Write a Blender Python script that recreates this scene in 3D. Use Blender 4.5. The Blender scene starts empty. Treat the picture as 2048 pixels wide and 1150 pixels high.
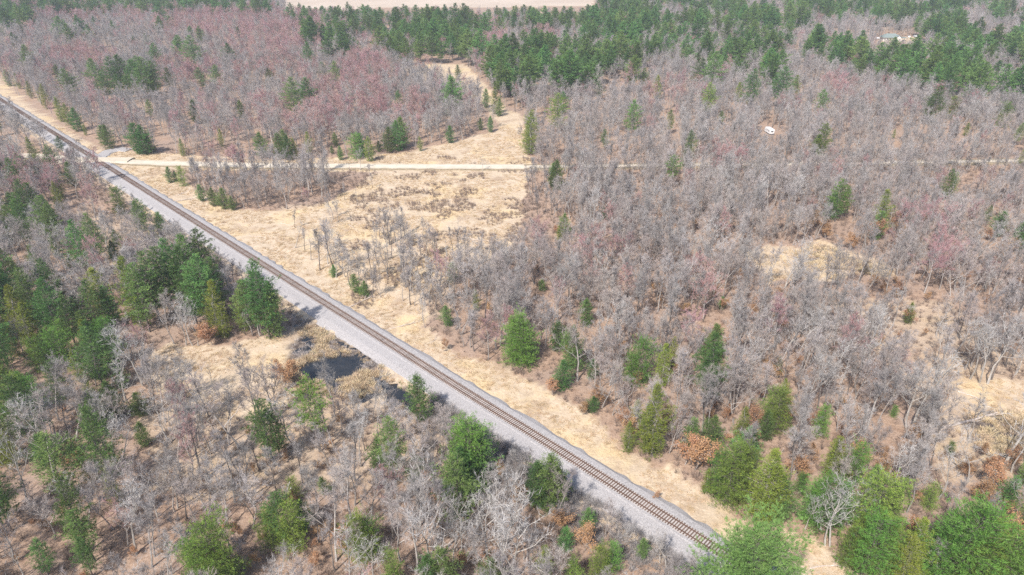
import bpy, math, random
import numpy as np
from mathutils import Vector, Matrix

S = bpy.context.scene
COL = S.collection
# ------------------------------------------------------------------ camera
H = 100.0
F = 1366.0            # focal length in pixels of the 2048 px wide photograph
PITCH = math.radians(28.3)
SP, CP = math.sin(PITCH), math.cos(PITCH)
cam = bpy.data.cameras.new('camera'); cam_o = bpy.data.objects.new('camera', cam); COL.objects.link(cam_o)
cam.sensor_width = 36.0; cam.lens = 36.0 * F / 2048.0
cam.clip_start = 1.0; cam.clip_end = 30000
cam_o.location = (0, 0, H); cam_o.rotation_euler = (math.pi / 2 - PITCH, 0, 0)
S.camera = cam_o
# ------------------------------------------------------------------ world, sun, exposure
SUN_EL = math.radians(50); SUN_AZ = math.radians(31)      # shadows fall 31 deg right of the view direction
w = bpy.data.worlds.new('World'); S.world = w; w.use_nodes = True
nt = w.node_tree; nt.nodes.clear()
sky = nt.nodes.new('ShaderNodeTexSky'); sky.sky_type = 'NISHITA'; sky.sun_disc = False
sky.sun_elevation = SUN_EL; sky.sun_rotation = math.radians(180) + SUN_AZ
sky.air_density = 1.0; sky.dust_density = 1.5; sky.ozone_density = 1.0
bg = nt.nodes.new('ShaderNodeBackground'); bg.inputs[1].default_value = 0.14
wo = nt.nodes.new('ShaderNodeOutputWorld')
nt.links.new(sky.outputs[0], bg.inputs[0]); nt.links.new(bg.outputs[0], wo.inputs[0])
sl = bpy.data.lights.new('sun', 'SUN'); sl.energy = 4.6; sl.angle = math.radians(1.3); sl.color = (1.0, 0.95, 0.88)
so = bpy.data.objects.new('sun', sl); COL.objects.link(so); so.location = (-60, -100, 300)
ldir = Vector((math.sin(SUN_AZ) * math.cos(SUN_EL), math.cos(SUN_AZ) * math.cos(SUN_EL), -math.sin(SUN_EL)))
so.rotation_euler = ldir.to_track_quat('-Z', 'Y').to_euler()
vs = S.view_settings; vs.view_transform = 'Standard'; vs.look = 'None'; vs.gamma = 1.0; vs.use_curve_mapping = False
vs.exposure = 0.55
S.cycles.max_bounces = 5; S.cycles.diffuse_bounces = 3; S.cycles.glossy_bounces = 1
S.cycles.transparent_max_bounces = 4; S.cycles.volume_bounces = 0
S.cycles.use_denoising = False

# ------------------------------------------------------------------ projection helpers (measuring the photograph)
def G(px, py):
    """ground point seen at photograph pixel (px, py)"""
    u, v = px - 1024.0, py - 575.0
    D = F * SP + v * CP
    return H * u / D, H * (F * CP - v * SP) / D
def PX(x, y, z=0.0):
    """photograph pixel of a world point (arrays allowed)"""
    dz = z - H
    depth = y * CP - dz * SP
    return 1024 + F * x / depth, 575 + F * (-(y * SP + dz * CP)) / depth, depth
def inpoly(x, y, poly):
    x = np.asarray(x, float); y = np.asarray(y, float)
    r = np.zeros(x.shape, bool); n = len(poly); j = n - 1
    for i in range(n):
        xi, yi = poly[i]; xj, yj = poly[j]
        c = ((yi > y) != (yj > y)) & (x < (xj - xi) * (y - yi) / ((yj - yi) + 1e-12) + xi)
        r ^= c; j = i
    return r
def vnoise(x, y, seed=0):
    x = np.asarray(x, float); y = np.asarray(y, float)
    xi = np.floor(x).astype(np.int64); yi = np.floor(y).astype(np.int64); xf = x - xi; yf = y - yi
    def h(a, b):
        n = (a * 374761393 + b * 668265263 + seed * 974634777) & 0xffffffff
        n = ((n ^ (n >> 13)) * 1274126177) & 0xffffffff
        return ((n ^ (n >> 16)) & 0xffff) / 65535.0
    sx = xf * xf * (3 - 2 * xf); sy = yf * yf * (3 - 2 * yf)
    a = h(xi, yi) * (1 - sx) + h(xi + 1, yi) * sx
    b = h(xi, yi + 1) * (1 - sx) + h(xi + 1, yi + 1) * sx
    return a * (1 - sy) + b * sy
def fnoise(x, y, seed=0):
    return (vnoise(x, y, seed) + .5 * vnoise(x * 2.1, y * 2.1, seed + 1) + .25 * vnoise(x * 4.3, y * 4.3, seed + 2)) / 1.75

# ------------------------------------------------------------------ materials
def mat(name, c1, c2=None, scale=3.0, rough=0.9, rand=0.0, hue=0.0, bump=0.0, spec=0.15, detail=4.0, coord='Object', trans=0.0):
    m = bpy.data.materials.new(name); m.use_nodes = True; n = m.node_tree; L = n.links
    b = n.nodes['Principled BSDF']; b.inputs['Roughness'].default_value = rough
    b.inputs['Specular IOR Level'].default_value = spec
    tc = n.nodes.new('ShaderNodeTexCoord')
    no = n.nodes.new('ShaderNodeTexNoise'); no.inputs['Scale'].default_value = scale; no.inputs['Detail'].default_value = detail
    L.new(tc.outputs[coord], no.inputs['Vector'])
    mx = n.nodes.new('ShaderNodeMix'); mx.data_type = 'RGBA'
    mr = n.nodes.new('ShaderNodeMapRange'); mr.inputs[1].default_value = .35; mr.inputs[2].default_value = .65
    L.new(no.outputs[0], mr.inputs[0]); L.new(mr.outputs[0], mx.inputs[0])
    mx.inputs[6].default_value = (*c1, 1); mx.inputs[7].default_value = (*(c2 or c1), 1)
    out = mx.outputs[2]
    if rand or hue:
        oi = n.nodes.new('ShaderNodeObjectInfo')
        hs = n.nodes.new('ShaderNodeHueSaturation')
        a = n.nodes.new('ShaderNodeMapRange'); a.inputs[3].default_value = 1 - rand; a.inputs[4].default_value = 1 + rand
        L.new(oi.outputs['Random'], a.inputs[0]); L.new(a.outputs[0], hs.inputs['Value'])
        ml = n.nodes.new('ShaderNodeMath'); ml.operation = 'MULTIPLY'; ml.inputs[1].default_value = 7.31
        fr = n.nodes.new('ShaderNodeMath'); fr.operation = 'FRACT'
        c = n.nodes.new('ShaderNodeMapRange'); c.inputs[3].default_value = .5 - hue; c.inputs[4].default_value = .5 + hue
        L.new(oi.outputs['Random'], ml.inputs[0]); L.new(ml.outputs[0], fr.inputs[0]); L.new(fr.outputs[0], c.inputs[0]); L.new(c.outputs[0], hs.inputs['Hue'])
        L.new(out, hs.inputs['Color']); out = hs.outputs[0]
    L.new(out, b.inputs['Base Color'])
    if bump:
        bp = n.nodes.new('ShaderNodeBump'); bp.inputs['Strength'].default_value = bump; bp.inputs['Distance'].default_value = .1
        L.new(no.outputs[0], bp.inputs['Height']); L.new(bp.outputs[0], b.inputs['Normal'])
    if trans:
        tr = n.nodes.new('ShaderNodeBsdfTranslucent'); L.new(out, tr.inputs[0])
        ms = n.nodes.new('ShaderNodeMixShader'); ms.inputs[0].default_value = trans
        L.new(b.outputs[0], ms.inputs[1]); L.new(tr.outputs[0], ms.inputs[2])
        L.new(ms.outputs[0], n.nodes['Material Output'].inputs[0])
    return m

M = {}
M['bark'] = mat('grey_bark', (.27, .24, .22), (.40, .365, .335), 2.5, rand=.22)
M['bark_dark'] = mat('dark_bark', (.12, .10, .09), (.21, .18, .16), 2.5, rand=.2)
M['bark_pale'] = mat('pale_bark', (.42, .39, .355), (.31, .285, .26), 1.2, rand=.15)
M['twig'] = mat('grey_twigs', (.285, .260, .25), (.38, .35, .338), .35, rand=.22, hue=.02)
M['twig_tan'] = mat('tan_twigs', (.31, .265, .25), (.39, .34, .315), .35, rand=.18, hue=.015)
M['twig_pale'] = mat('pale_twigs', (.43, .41, .39), (.34, .32, .315), .5, rand=.15)
M['twig_red'] = mat('budding_twigs', (.375, .205, .20), (.41, .27, .262), .35, rand=.2, hue=.02)
M['pine'] = mat('pine_needles', (.075, .145, .042), (.155, .250, .070), .6, rand=.36, hue=.03, rough=.75, trans=.15)
M['pine_bright'] = mat('bright_pine_needles', (.105, .195, .036), (.205, .315, .062), .7, rand=.28, hue=.03, rough=.75, trans=.15)
M['pine_light'] = mat('light_pine_needles', (.115, .215, .055), (.20, .32, .09), .7, rand=.05, rough=.75, trans=.2)
M['cedar'] = mat('yellowish_needles', (.15, .205, .030), (.235, .26, .045), .7, rand=.2, hue=.015, rough=.8, trans=.12)
M['oakleaf'] = mat('dry_oak_leaves', (.34, .185, .095), (.47, .28, .155), 1.2, rand=.2, hue=.012, trans=.15)
M['straw'] = mat('dry_grass', (.57, .44, .285), (.46, .34, .21), .6, rand=.2, hue=.012, trans=.15)
M['reed'] = mat('dry_sedge', (.66, .52, .33), (.48, .39, .29), .6, rand=.3, hue=.015, trans=.1)
M['greyreed'] = mat('grey_dead_reed', (.46, .41, .38), (.34, .30, .29), .8, rand=.2)
M['brush'] = mat('brown_brush', (.30, .22, .175), (.24, .185, .155), .6, rand=.25)
M['ballast'] = mat('ballast_stone', (.245, .228, .225), (.42, .397, .39), 5.0, detail=8, bump=.6, coord='Object')
M['stained'] = mat('stained_ballast_stone', (.33, .29, .265), (.46, .42, .40), 4.0, detail=8, bump=.5)
M['roadgravel'] = mat('pale_gravel', (.55, .475, .375), (.45, .39, .305), .25, detail=8, coord='Object')
M['wheeltrack'] = mat('worn_wheel_track', (.68, .61, .50), (.60, .53, .43), .5, detail=8)
M['verge'] = mat('shade_painted_verge', (.20, .155, .10), (.32, .25, .16), 1.2, detail=6, coord='Object')  # dark brown paints the shadow lines of the road edges into the verge
M['rail'] = mat('rusty_rail', (.085, .048, .035), (.12, .065, .045), 6, rough=.6, spec=.4)
M['sleeper'] = mat('weathered_sleeper', (.105, .068, .052), (.17, .12, .098), 5, rand=.3)
M['log'] = mat('weathered_log', (.55, .47, .41), (.38, .32, .28), 2, rand=.2)
M['water'] = mat('pond_water', (.014, .017, .022), (.03, .03, .032), .5, rough=.2, spec=.4)
M['white'] = mat('white_paint', (.80, .80, .80), (.74, .74, .75), 1, rough=.4, spec=.4)
M['glass'] = mat('dark_glass', (.03, .035, .045), (.04, .045, .05), 1, rough=.1, spec=.5)
M['tyre'] = mat('tyre_rubber', (.02, .02, .02), (.03, .03, .03), 1)
M['shingle'] = mat('green_grey_shingles', (.165, .20, .19), (.21, .245, .235), 1.5)
M['siding'] = mat('pale_siding', (.62, .58, .52), (.55, .51, .46), 1.5)
M['wood'] = mat('brown_wood', (.14, .09, .06), (.19, .13, .09), 2)
M['silver'] = mat('silver_paint', (.55, .57, .60), (.5, .52, .55), 1, rough=.35, spec=.5)

# ------------------------------------------------------------------ mesh helpers
class MB:
    def __init__(s): s.v = []; s.f = []; s.m = []; s.n = 0
    def add(s, V, Fa, mi=0):
        V = np.asarray(V, float).reshape(-1, 3); b = s.n
        s.v.append(V); s.n += len(V)
        for f in Fa: s.f.append(tuple(int(i) + b for i in f))
        s.m.extend([mi] * len(Fa))
    def tube(s, pts, rad, k=4, mi=0, cap=False):
        pts = np.asarray(pts, float); n = len(pts); V = []
        for i in range(n):
            d = pts[min(i + 1, n - 1)] - pts[max(i - 1, 0)]; d /= (np.linalg.norm(d) + 1e-9)
            a = np.cross(d, (0, 0, 1.0) if abs(d[2]) < .9 else (1.0, 0, 0)); a /= np.linalg.norm(a); b = np.cross(d, a)
            for j in range(k):
                t = 2 * math.pi * j / k; V.append(pts[i] + rad[i] * (math.cos(t) * a + math.sin(t) * b))
        Fa = [(i * k + j, i * k + (j + 1) % k, (i + 1) * k + (j + 1) % k, (i + 1) * k + j) for i in range(n - 1) for j in range(k)]
        if cap: Fa += [tuple(range(k - 1, -1, -1)), tuple(range((n - 1) * k, n * k))]
        s.add(V, Fa, mi)
    def box(s, c, d, rz=0.0, mi=0):
        cx, cy, cz = c; dx, dy, dz = d[0] / 2, d[1] / 2, d[2] / 2; V = []
        for z in (-dz, dz):
            for x, y in ((-dx, -dy), (dx, -dy), (dx, dy), (-dx, dy)):
                V.append((cx + x * math.cos(rz) - y * math.sin(rz), cy + x * math.sin(rz) + y * math.cos(rz), cz + z))
        s.add(V, [(3, 2, 1, 0), (4, 5, 6, 7), (0, 1, 5, 4), (1, 2, 6, 5), (2, 3, 7, 6), (3, 0, 4, 7)], mi)
    def tris(s, T, mi=0):
        """T: (n,3,3) triangles"""
        T = np.asarray(T, float); n = len(T)
        if n: s.add(T.reshape(-1, 3), np.arange(n * 3).reshape(-1, 3), mi)
    def mesh(s, name, mats):
        me = bpy.data.meshes.new(name)
        V = np.concatenate(s.v) if s.v else np.zeros((0, 3))
        me.from_pydata(V.tolist(), [], s.f)
        for m in mats: me.materials.append(m)
        if len(mats) > 1: me.polygons.foreach_set('material_index', np.array(s.m, dtype=np.int32))
        me.update(); return me
def link(name, me, parent=None, loc=None, rz=None):
    o = bpy.data.objects.new(name, me); COL.objects.link(o)
    if parent is not None: o.parent = parent
    if loc is not None: o.location = loc
    if rz is not None: o.rotation_euler = (0, 0, rz)
    return o
def tag(o, label=None, cat=None, group=None, kind=None):
    if label: o['label'] = label
    if cat: o['category'] = cat
    if group: o['group'] = group
    if kind: o['kind'] = kind
    return o

# ------------------------------------------------------------------ tree generators (unit: metres)
def unit(v): return v / (np.linalg.norm(v, axis=-1, keepdims=True) + 1e-9)
def sticks(P, D, L, W, rng):
    """thin tapering triangles from P along D"""
    r = unit(np.cross(D, rng.normal(size=D.shape)))
    A = P - r * W[:, None] / 2; B = P + r * W[:, None] / 2; C = P + D * L[:, None]
    return np.stack([A, B, C], 1)
def bare_tree(seed, h=16.0, spread=.30, first=.30, nl=9, tw=11, twlen=.85, tww=.030, up=.55, lean=0.0, crook=.09, trunk_r=None, twist=.5):
    """returns trunk MB (mat 0) and crown MB (0 = bark, 1 = twigs)"""
    rng = np.random.default_rng(seed); T = MB(); C = MB()
    n = 7; tp = np.zeros((n, 3)); d = np.array([rng.normal() * .06 + lean, rng.normal() * .06, 1.0])
    for i in range(1, n):
        d = unit(d + np.array([rng.normal() * crook, rng.normal() * crook, .25])); tp[i] = tp[i - 1] + d * h * .78 / (n - 1)
    r0 = trunk_r or h * .0115; rr = [r0 * (1.25 if i == 0 else 1 - .8 * i / (n - 1)) for i in range(n)]
    T.tube(tp, rr, 5)
    TP, TD, TL, TW = [], [], [], []
    def at(t):
        x = t * (n - 1); i = min(int(x), n - 2); return tp[i] + (tp[i + 1] - tp[i]) * (x - i)
    for k in range(nl):
        t = first / .78 + (1.0 - first / .78) * (k + rng.uniform(0, .9)) / nl; t = min(t, .99)
        az = k * 2.4 + rng.uniform(-.5, .5); elv = up + .6 * t * t + rng.uniform(-.15, .2)
        L = h * spread * (1.25 - .55 * t) * rng.uniform(.75, 1.2)
        d = np.array([math.cos(az) * math.cos(elv), math.sin(az) * math.cos(elv), math.sin(elv)])
        p = at(t); pts = [p]; rb = r0 * .50 * (1.1 - .6 * t); m = 4
        for i in range(m):
            d = unit(d + rng.normal(size=3) * .16 + np.array([0, 0, .12])); pts.append(pts[-1] + d * L / m)
        C.tube(pts, [rb * (1 - .75 * i / m) for i in range(m + 1)], 3)
        nb = 6
        for b in range(nb):
            s = .25 + .75 * (b + rng.uniform(0, 1)) / nb; x = min(s, .99) * m; i = int(x); q = pts[i] + (pts[i + 1] - pts[i]) * (x - i)
            bd = unit(d * .6 + rng.normal(size=3) * twist + np.array([0, 0, .30])); bl = L * .45 * rng.uniform(.6, 1.2) * (1.15 - .5 * s)
            e1 = q + bd * bl * .5; bd2 = unit(bd + rng.normal(size=3) * .25 + np.array([0, 0, .12])); e2 = e1 + bd2 * bl * .5
            C.tube([q, e1, e2], [rb * .36, rb * .24, .008], 3)
            for sbi in range(4):
                u_ = rng.uniform(.2, 1); q2 = q + (e1 - q) * min(u_ * 2, 1) + (e2 - e1) * max(u_ * 2 - 1, 0)
                sd = unit(bd * .7 + rng.normal(size=3) * .55 + np.array([0, 0, .28])); sl_ = bl * .55 * rng.uniform(.6, 1.2)
                TP.append(q2); TD.append(sd); TL.append(sl_); TW.append(tww * 1.7)
                for _ in range(tw):
                    a = rng.uniform(.1, 1)
                    TP.append(q2 + sd * sl_ * a); TD.append(unit(sd * .8 + rng.normal(size=3) * .5 + np.array([0, 0, .3])))
                    TL.append(twlen * rng.uniform(.5, 1.15)); TW.append(tww * rng.uniform(.6, 1.1))
    C.tris(sticks(np.array(TP), np.array(TD), np.array(TL), np.array(TW), rng), 1)
    return T, C
def needles(P, D, L, W, rng, k=5):
    P = np.repeat(P, k, 0); D = np.repeat(D, k, 0); L = np.repeat(L, k); W = np.repeat(W, k)
    d = unit(D + rng.normal(size=D.shape) * .55 + np.array([0, 0, .12])); p = P + rng.normal(size=P.shape) * .10
    r = unit(np.cross(d, rng.normal(size=d.shape))); W = W * rng.uniform(.7, 1.3, len(W)); L = L * rng.uniform(.7, 1.25, len(L))
    A = p - r * W[:, None] * .5; B = p + r * W[:, None] * .5; C = p + d * L[:, None]
    return np.stack([A, B, C], 1)
def conifer(seed, h=20.0, rad=4.0, first=.22, step=.75, nb=6, prof='pine', tuft=.55, tufw=.16, k=5, ragged=.3, gap=.12, droop=.05):
    rng = np.random.default_rng(seed); T = MB(); C = MB()
    n = 6; tp = np.array([[rng.normal() * .12 * i, rng.normal() * .12 * i, h * i / (n - 1)] for i in range(n)]); tp[0] = 0
    T.tube(tp, [h * .0135 * (1.25 if i == 0 else 1 - .9 * i / (n - 1)) for i in range(n)], 5)
    P, D, L = [], [], []
    z = h * first; lob = rng.uniform(.6, 1.25, 8)
    while z < h * .985:
        t = (z - h * first) / (h * (1 - first))
        if prof == 'pine': R = rad * (min(1, .55 + 1.6 * t) if t < .3 else (1 - ((t - .3) / .7) ** 1.5 * .88))
        elif prof == 'cone': R = rad * (1 - t) ** .8 * .95 + .12
        else: R = rad * math.sqrt(max(0, 1 - (abs(t - .3) / .72) ** 2.2)) + .15
        nbb = nb if t < .8 else nb - 1
        az0 = rng.uniform(0, 6.28)
        for b in range(nbb):
            if rng.uniform() < gap: continue
            az = az0 + 6.283 * b / nbb + rng.uniform(-.35, .35)
            Lb = R * rng.uniform(1 - ragged, 1 + ragged * .6) * lob[int((az % 6.283) / 6.284 * 8)] ** .6 * (.62 + .62 * float(vnoise((az % 6.283) * 1.1 + seed, z * 2.6 / (rad + 1), seed)))
            elv = -droop + .12 + .55 * t ** 2 + rng.uniform(-.12, .12)
            o = np.array([0, 0, z + rng.uniform(-.3, .3)]); d = np.array([math.cos(az) * math.cos(elv), math.sin(az) * math.cos(elv), math.sin(elv)])
            e = o + d * Lb + np.array([0, 0, .10 * Lb])
            C.add([o + (0, 0, -.04), o + (0, 0, .05), e], [(0, 1, 2)], 0)
            side = np.array([-math.sin(az), math.cos(az), 0]); nt_ = max(4, int(Lb * 3.8))
            s = .18 + .85 * (np.arange(nt_) + rng.uniform(0, 1, nt_)) / nt_; s = np.minimum(s, 1.02)
            lat = rng.uniform(-1, 1, nt_) * Lb * .27 * np.minimum(1, (1.12 - s) * 2.2)
            pp = o + (e - o) * s[:, None] + side * lat[:, None] + np.array([0, 0, 1]) * (rng.normal(size=nt_) * .12 - .04 * abs(lat))[:, None]
            P.append(pp); D.append(np.repeat(d[None], nt_, 0) + side * np.sign(lat)[:, None] * .6 + np.array([0, 0, .2])); L.append(np.full(nt_, tuft) * (1.05 - .25 * t))
        z += step * rng.uniform(.8, 1.2) * (1 - .3 * t)
    top = np.array([[0, 0, h * .965], [0, 0, h * .985], [.1, 0, h * .95], [-.1, 0, h * .94]]); P.append(top); D.append(np.tile([0, 0, 1.0], (4, 1))); L.append(np.full(4, tuft))
    P = np.concatenate(P); D = unit(np.concatenate(D)); L = np.concatenate(L)
    C.tris(needles(P, D, L, np.full(len(L), tufw), rng, k), 1)
    return T, C
def oak(seed, h=6.0):
    T, C = bare_tree(seed, h=h, spread=.36, first=.16, nl=8, tw=3, twlen=.5, tww=.03, up=.4, crook=.15)
    rng = np.random.default_rng(seed + 77); V = np.concatenate(C.v); idx = rng.integers(0, len(V), 2600); P = V[idx] + rng.normal(size=(2600, 3)) * .22
    keep = P[:, 2] > .3; P = P[keep]; D = unit(rng.normal(size=P.shape)); L = rng.uniform(.12, .24, len(P))
    r = unit(np.cross(D, rng.normal(size=D.shape))) * (L * .35)[:, None]
    C.tris(np.stack([P - r, P + r, P + D * L[:, None]], 1), 2)
    return T, C

RAND = random.Random(5)
KIND = {}     # kind -> list of (trunk mesh, crown mesh, joined mesh, reference height, reference half width)
def reg(kind, builder, trunk_m, crown_ms, h, n, base, **kw):
    L = []
    for i in range(n):
        T, C = builder(base + i, h=h, **kw) if kw or builder is not oak else oak(base + i, h)
        tm = T.mesh(kind + '_trunk', [trunk_m]); cm = C.mesh(kind + '_crown', crown_ms)
        J = MB(); J.v = T.v + C.v; J.n = T.n + C.n
        J.f = T.f + [tuple(a + T.n for a in f) for f in C.f]; J.m = [len(crown_ms)] * len(T.f) + C.m
        jm = J.mesh(kind, crown_ms + [trunk_m])
        V = np.concatenate(C.v); L.append((tm, cm, jm, float(V[:, 2].max()), float(np.percentile(np.hypot(V[:, 0], V[:, 1]), 93))))
    KIND[kind] = L
reg('grey', bare_tree, M['bark'], [M['bark'], M['twig']], 16, 7, 100, spread=.32, nl=9, tw=16, twlen=.85, tww=.026, up=.75, crook=.12)
reg('narrow', bare_tree, M['bark_dark'], [M['bark_dark'], M['twig']], 16, 4, 130, spread=.20, first=.36, nl=9, up=.95, tw=12, tww=.026)
reg('tan', bare_tree, M['bark'], [M['bark'], M['twig_tan']], 14, 4, 160, spread=.34, first=.2, nl=9, tw=15, tww=.026, up=.7, crook=.13)
reg('red', bare_tree, M['bark'], [M['twig'], M['twig_red']], 15, 5, 200, spread=.34, first=.28, nl=10, tw=18, twlen=.7, tww=.032, up=.7)
reg('pale', bare_tree, M['bark_pale'], [M['bark_pale'], M['twig_pale']], 15, 5, 240, spread=.34, first=.3, nl=8, tw=4, tww=.035, crook=.14, twist=.8)
reg('snag', bare_tree, M['bark_pale'], [M['bark_pale'], M['twig_pale']], 12, 3, 270, spread=.14, first=.4, nl=5, tw=0, crook=.1)
reg('pine', conifer, M['bark_dark'], [M['bark_dark'], M['pine']], 20, 6, 300, rad=4.9, k=8, tuft=.46, tufw=.095, gap=.14)
reg('lightpine', conifer, M['bark_dark'], [M['bark_dark'], M['pine_light']], 24, 1, 395, rad=8.6, first=.05, step=.75, nb=11, prof='dome', gap=.15, k=9, tuft=.5, tufw=.085, ragged=.4)
reg('pinefar', conifer, M['bark_dark'], [M['bark_dark'], M['pine']], 22, 6, 330, rad=6.2, first=.25, k=5, step=1.15, tuft=.85, tufw=.22, gap=.15, ragged=.4)
reg('bright', conifer, M['bark_dark'], [M['bark_dark'], M['pine_bright']], 12, 5, 360, rad=4.4, first=.03, step=.62, nb=9, prof='dome', gap=.16, k=8, tuft=.36, tufw=.065, ragged=.42)
reg('midpine', conifer, M['bark_dark'], [M['bark_dark'], M['pine_bright']], 20, 4, 385, k=8, tuft=.5, tufw=.10, rad=5.6, first=.18, step=.9, gap=.12, ragged=.35)
reg('lone', conifer, M['bark_dark'], [M['bark_dark'], M['pine_bright']], 20, 3, 380, k=8, tuft=.5, tufw=.10, rad=5.4, first=.35, step=1.1, gap=.25, prof='pine', ragged=.45)
reg('cedar', conifer, M['bark'], [M['bark'], M['cedar']], 12, 4, 400, rad=2.9, first=.04, step=.5, nb=8, prof='pine', gap=.15, k=8, tuft=.36, tufw=.06, ragged=.45)
reg('spruce', conifer, M['bark_dark'], [M['bark_dark'], M['pine']], 10, 4, 430, rad=3.1, first=.05, step=.5, nb=8, prof='pine', gap=.12, k=7, tuft=.40, tufw=.08, ragged=.4)
reg('oak', oak, M['bark'], [M['bark'], M['bark'], M['oakleaf']], 6, 4, 460)

# ------------------------------------------------------------------ geometry-node scatter for the uncountable
SRC = {}
def source_collection(key, meshes):
    if key not in SRC:
        c = bpy.data.collections.new(key + '_set')
        for m in meshes: c.objects.link(bpy.data.objects.new(key, m))
        SRC[key] = c
    return SRC[key]
def scatter(name, key, meshes, P, rz, scl, label, tilt=None):
    n = len(P)
    if n == 0: return None
    me = bpy.data.meshes.new(name); me.vertices.add(n); me.vertices.foreach_set('co', np.asarray(P, np.float32).ravel())
    r = np.zeros((n, 3), np.float32); r[:, 2] = rz
    if tilt is not None: r[:, :2] = tilt
    a = me.attributes.new('rot', 'FLOAT_VECTOR', 'POINT'); a.data.foreach_set('vector', r.ravel())
    a = me.attributes.new('scl', 'FLOAT_VECTOR', 'POINT'); a.data.foreach_set('vector', np.asarray(scl, np.float32).ravel())
    a = me.attributes.new('idx', 'INT', 'POINT'); a.data.foreach_set('value', np.random.default_rng(n).integers(0, len(meshes), n).astype(np.int32))
    o = link(name, me); tag(o, label, None, None, 'stuff')
    g = bpy.data.node_groups.new(name + '_nodes', 'GeometryNodeTree')
    g.interface.new_socket('Geometry', in_out='INPUT', socket_type='NodeSocketGeometry'); g.interface.new_socket('Geometry', in_out='OUTPUT', socket_type='NodeSocketGeometry')
    N = g.nodes; I = N.new('NodeGroupInput'); O = N.new('NodeGroupOutput')
    ci = N.new('GeometryNodeCollectionInfo'); ci.inputs['Collection'].default_value = source_collection(key, meshes)
    ci.inputs['Separate Children'].default_value = True; ci.inputs['Reset Children'].default_value = True
    ip = N.new('GeometryNodeInstanceOnPoints'); ip.inputs['Pick Instance'].default_value = True
    def na(t, nm):
        x = N.new('GeometryNodeInputNamedAttribute'); x.data_type = t; x.inputs['Name'].default_value = nm; return x.outputs[0]
    e2r = N.new('FunctionNodeEulerToRotation')
    g.links.new(I.outputs[0], ip.inputs['Points']); g.links.new(ci.outputs[0], ip.inputs['Instance'])
    g.links.new(na('FLOAT_VECTOR', 'rot'), e2r.inputs[0]); g.links.new(e2r.outputs[0], ip.inputs['Rotation'])
    g.links.new(na('FLOAT_VECTOR', 'scl'), ip.inputs['Scale']); g.links.new(na('INT', 'idx'), ip.inputs['Instance Index'])
    g.links.new(ip.outputs[0], O.inputs[0])
    md = o.modifiers.new('scatter', 'NODES'); md.node_group = g
    return o

# ------------------------------------------------------------------ the map, measured on the photograph
RA = np.array(G(0, 200)); RB = np.array(G(1310, 1027)); RD = (RB - RA) / np.linalg.norm(RB - RA)   # railway, running towards us
RN = np.array([-RD[1], RD[0]])            # to the road / marsh side
def rail_sd(x, y):                        # signed distance from the track centre, + on the marsh side
    return (x - RA[0]) * RN[0] + (y - RA[1]) * RN[1]
ROAD = [G(*p) for p in ((-260, 300), (60, 313), (150, 319), (200, 322), (330, 328), (500, 332), (760, 334), (1060, 335), (1300, 332), (1700, 328), (2000, 323), (2400, 318))]
def road_y(x):
    return np.interp(x, [p[0] for p in ROAD], [p[1] for p in ROAD])
OPEN = [   # treeless, in photograph pixels of the ground
    [(250, 325), (330, 340), (385, 372), (450, 415), (560, 420), (640, 412), (700, 382), (760, 342), (1055, 342), (1045, 420), (1030, 500), (985, 530), (900, 545), (850, 600),
     (850, 660), (905, 700), (1000, 730), (1060, 765), (1120, 800), (1200, 838), (1262, 905), (1340, 940), (1405, 985), (1440, 1010), (1530, 1062), (1600, 1070), (1690, 1130), (1760, 1180), (1900, 1290), (1700, 1290), (1345, 1040), (0, 200)],
    [(0, 160), (60, 212), (120, 252), (170, 285), (215, 300), (215, 340), (100, 262), (-300, 10), (-300, -20)],
    [(210, 300), (340, 308), (520, 318), (660, 316), (800, 305), (905, 285), (960, 268), (1000, 262), (985, 232), (960, 205), (935, 190), (905, 180), (850, 165), (795, 128), (925, 128), (968, 168),
     (1010, 215), (1055, 235), (1050, 300), (1070, 342), (210, 342)],
    [(290, 715), (330, 690), (400, 690), (500, 680), (580, 665), (620, 610), (700, 655), (800, 720), (900, 800), (880, 830), (800, 815), (700, 790), (600, 790), (540, 820), (470, 830), (400, 800), (320, 775)],
    [(1490, 505), (1540, 487), (1600, 494), (1640, 478), (1690, 500), (1740, 512), (1805, 542), (1770, 556), (1700, 550), (1650, 570), (1590, 554), (1530, 566), (1515, 535)],
    [(1890, 770), (1990, 755), (2100, 770), (2300, 900), (2100, 940), (1990, 930), (1960, 890), (1880, 850)],
    [(560, -40), (560, 14), (690, 20), (740, 16), (1185, 12), (1200, -40), (1300, -85), (400, -85)],
    [(1760, 76), (1838, 74), (1832, 86), (1765, 88)],
    [(1560, 1060), (1640, 1075), (1700, 1120), (1620, 1180), (1500, 1120)],
]
SPARSE = [[(560, 410), (700, 400), (900, 480), (900, 640), (700, 620), (540, 520)],
          [(270, 800), (560, 800), (720, 790), (900, 850), (880, 950), (560, 1000), (300, 980)],
          [(1660, 600), (1900, 600), (2100, 760), (2048, 980), (1880, 960), (1800, 760)],
          [(150, 420), (330, 440), (420, 520), (180, 560)]]
REEDS = [(585, 625), (640, 655), (735, 705), (765, 733), (792, 765), (830, 790), (845, 815), (800, 812), (750, 782), (700, 795), (600, 780), (575, 745), (580, 700), (600, 665)]
MARSH2 = [(1585, 505), (1620, 488), (1668, 494), (1690, 514), (1745, 522), (1792, 545), (1750, 552), (1700, 540), (1650, 534), (1610, 545), (1590, 528)]
MARSH3 = [(1940, 830), (2048, 820), (2250, 870), (2200, 940), (2060, 935), (1960, 900)]
WATER = [(592, 741), (616, 724), (650, 714), (698, 708), (716, 722), (708, 740), (690, 752), (650, 758), (612, 754)]
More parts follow.
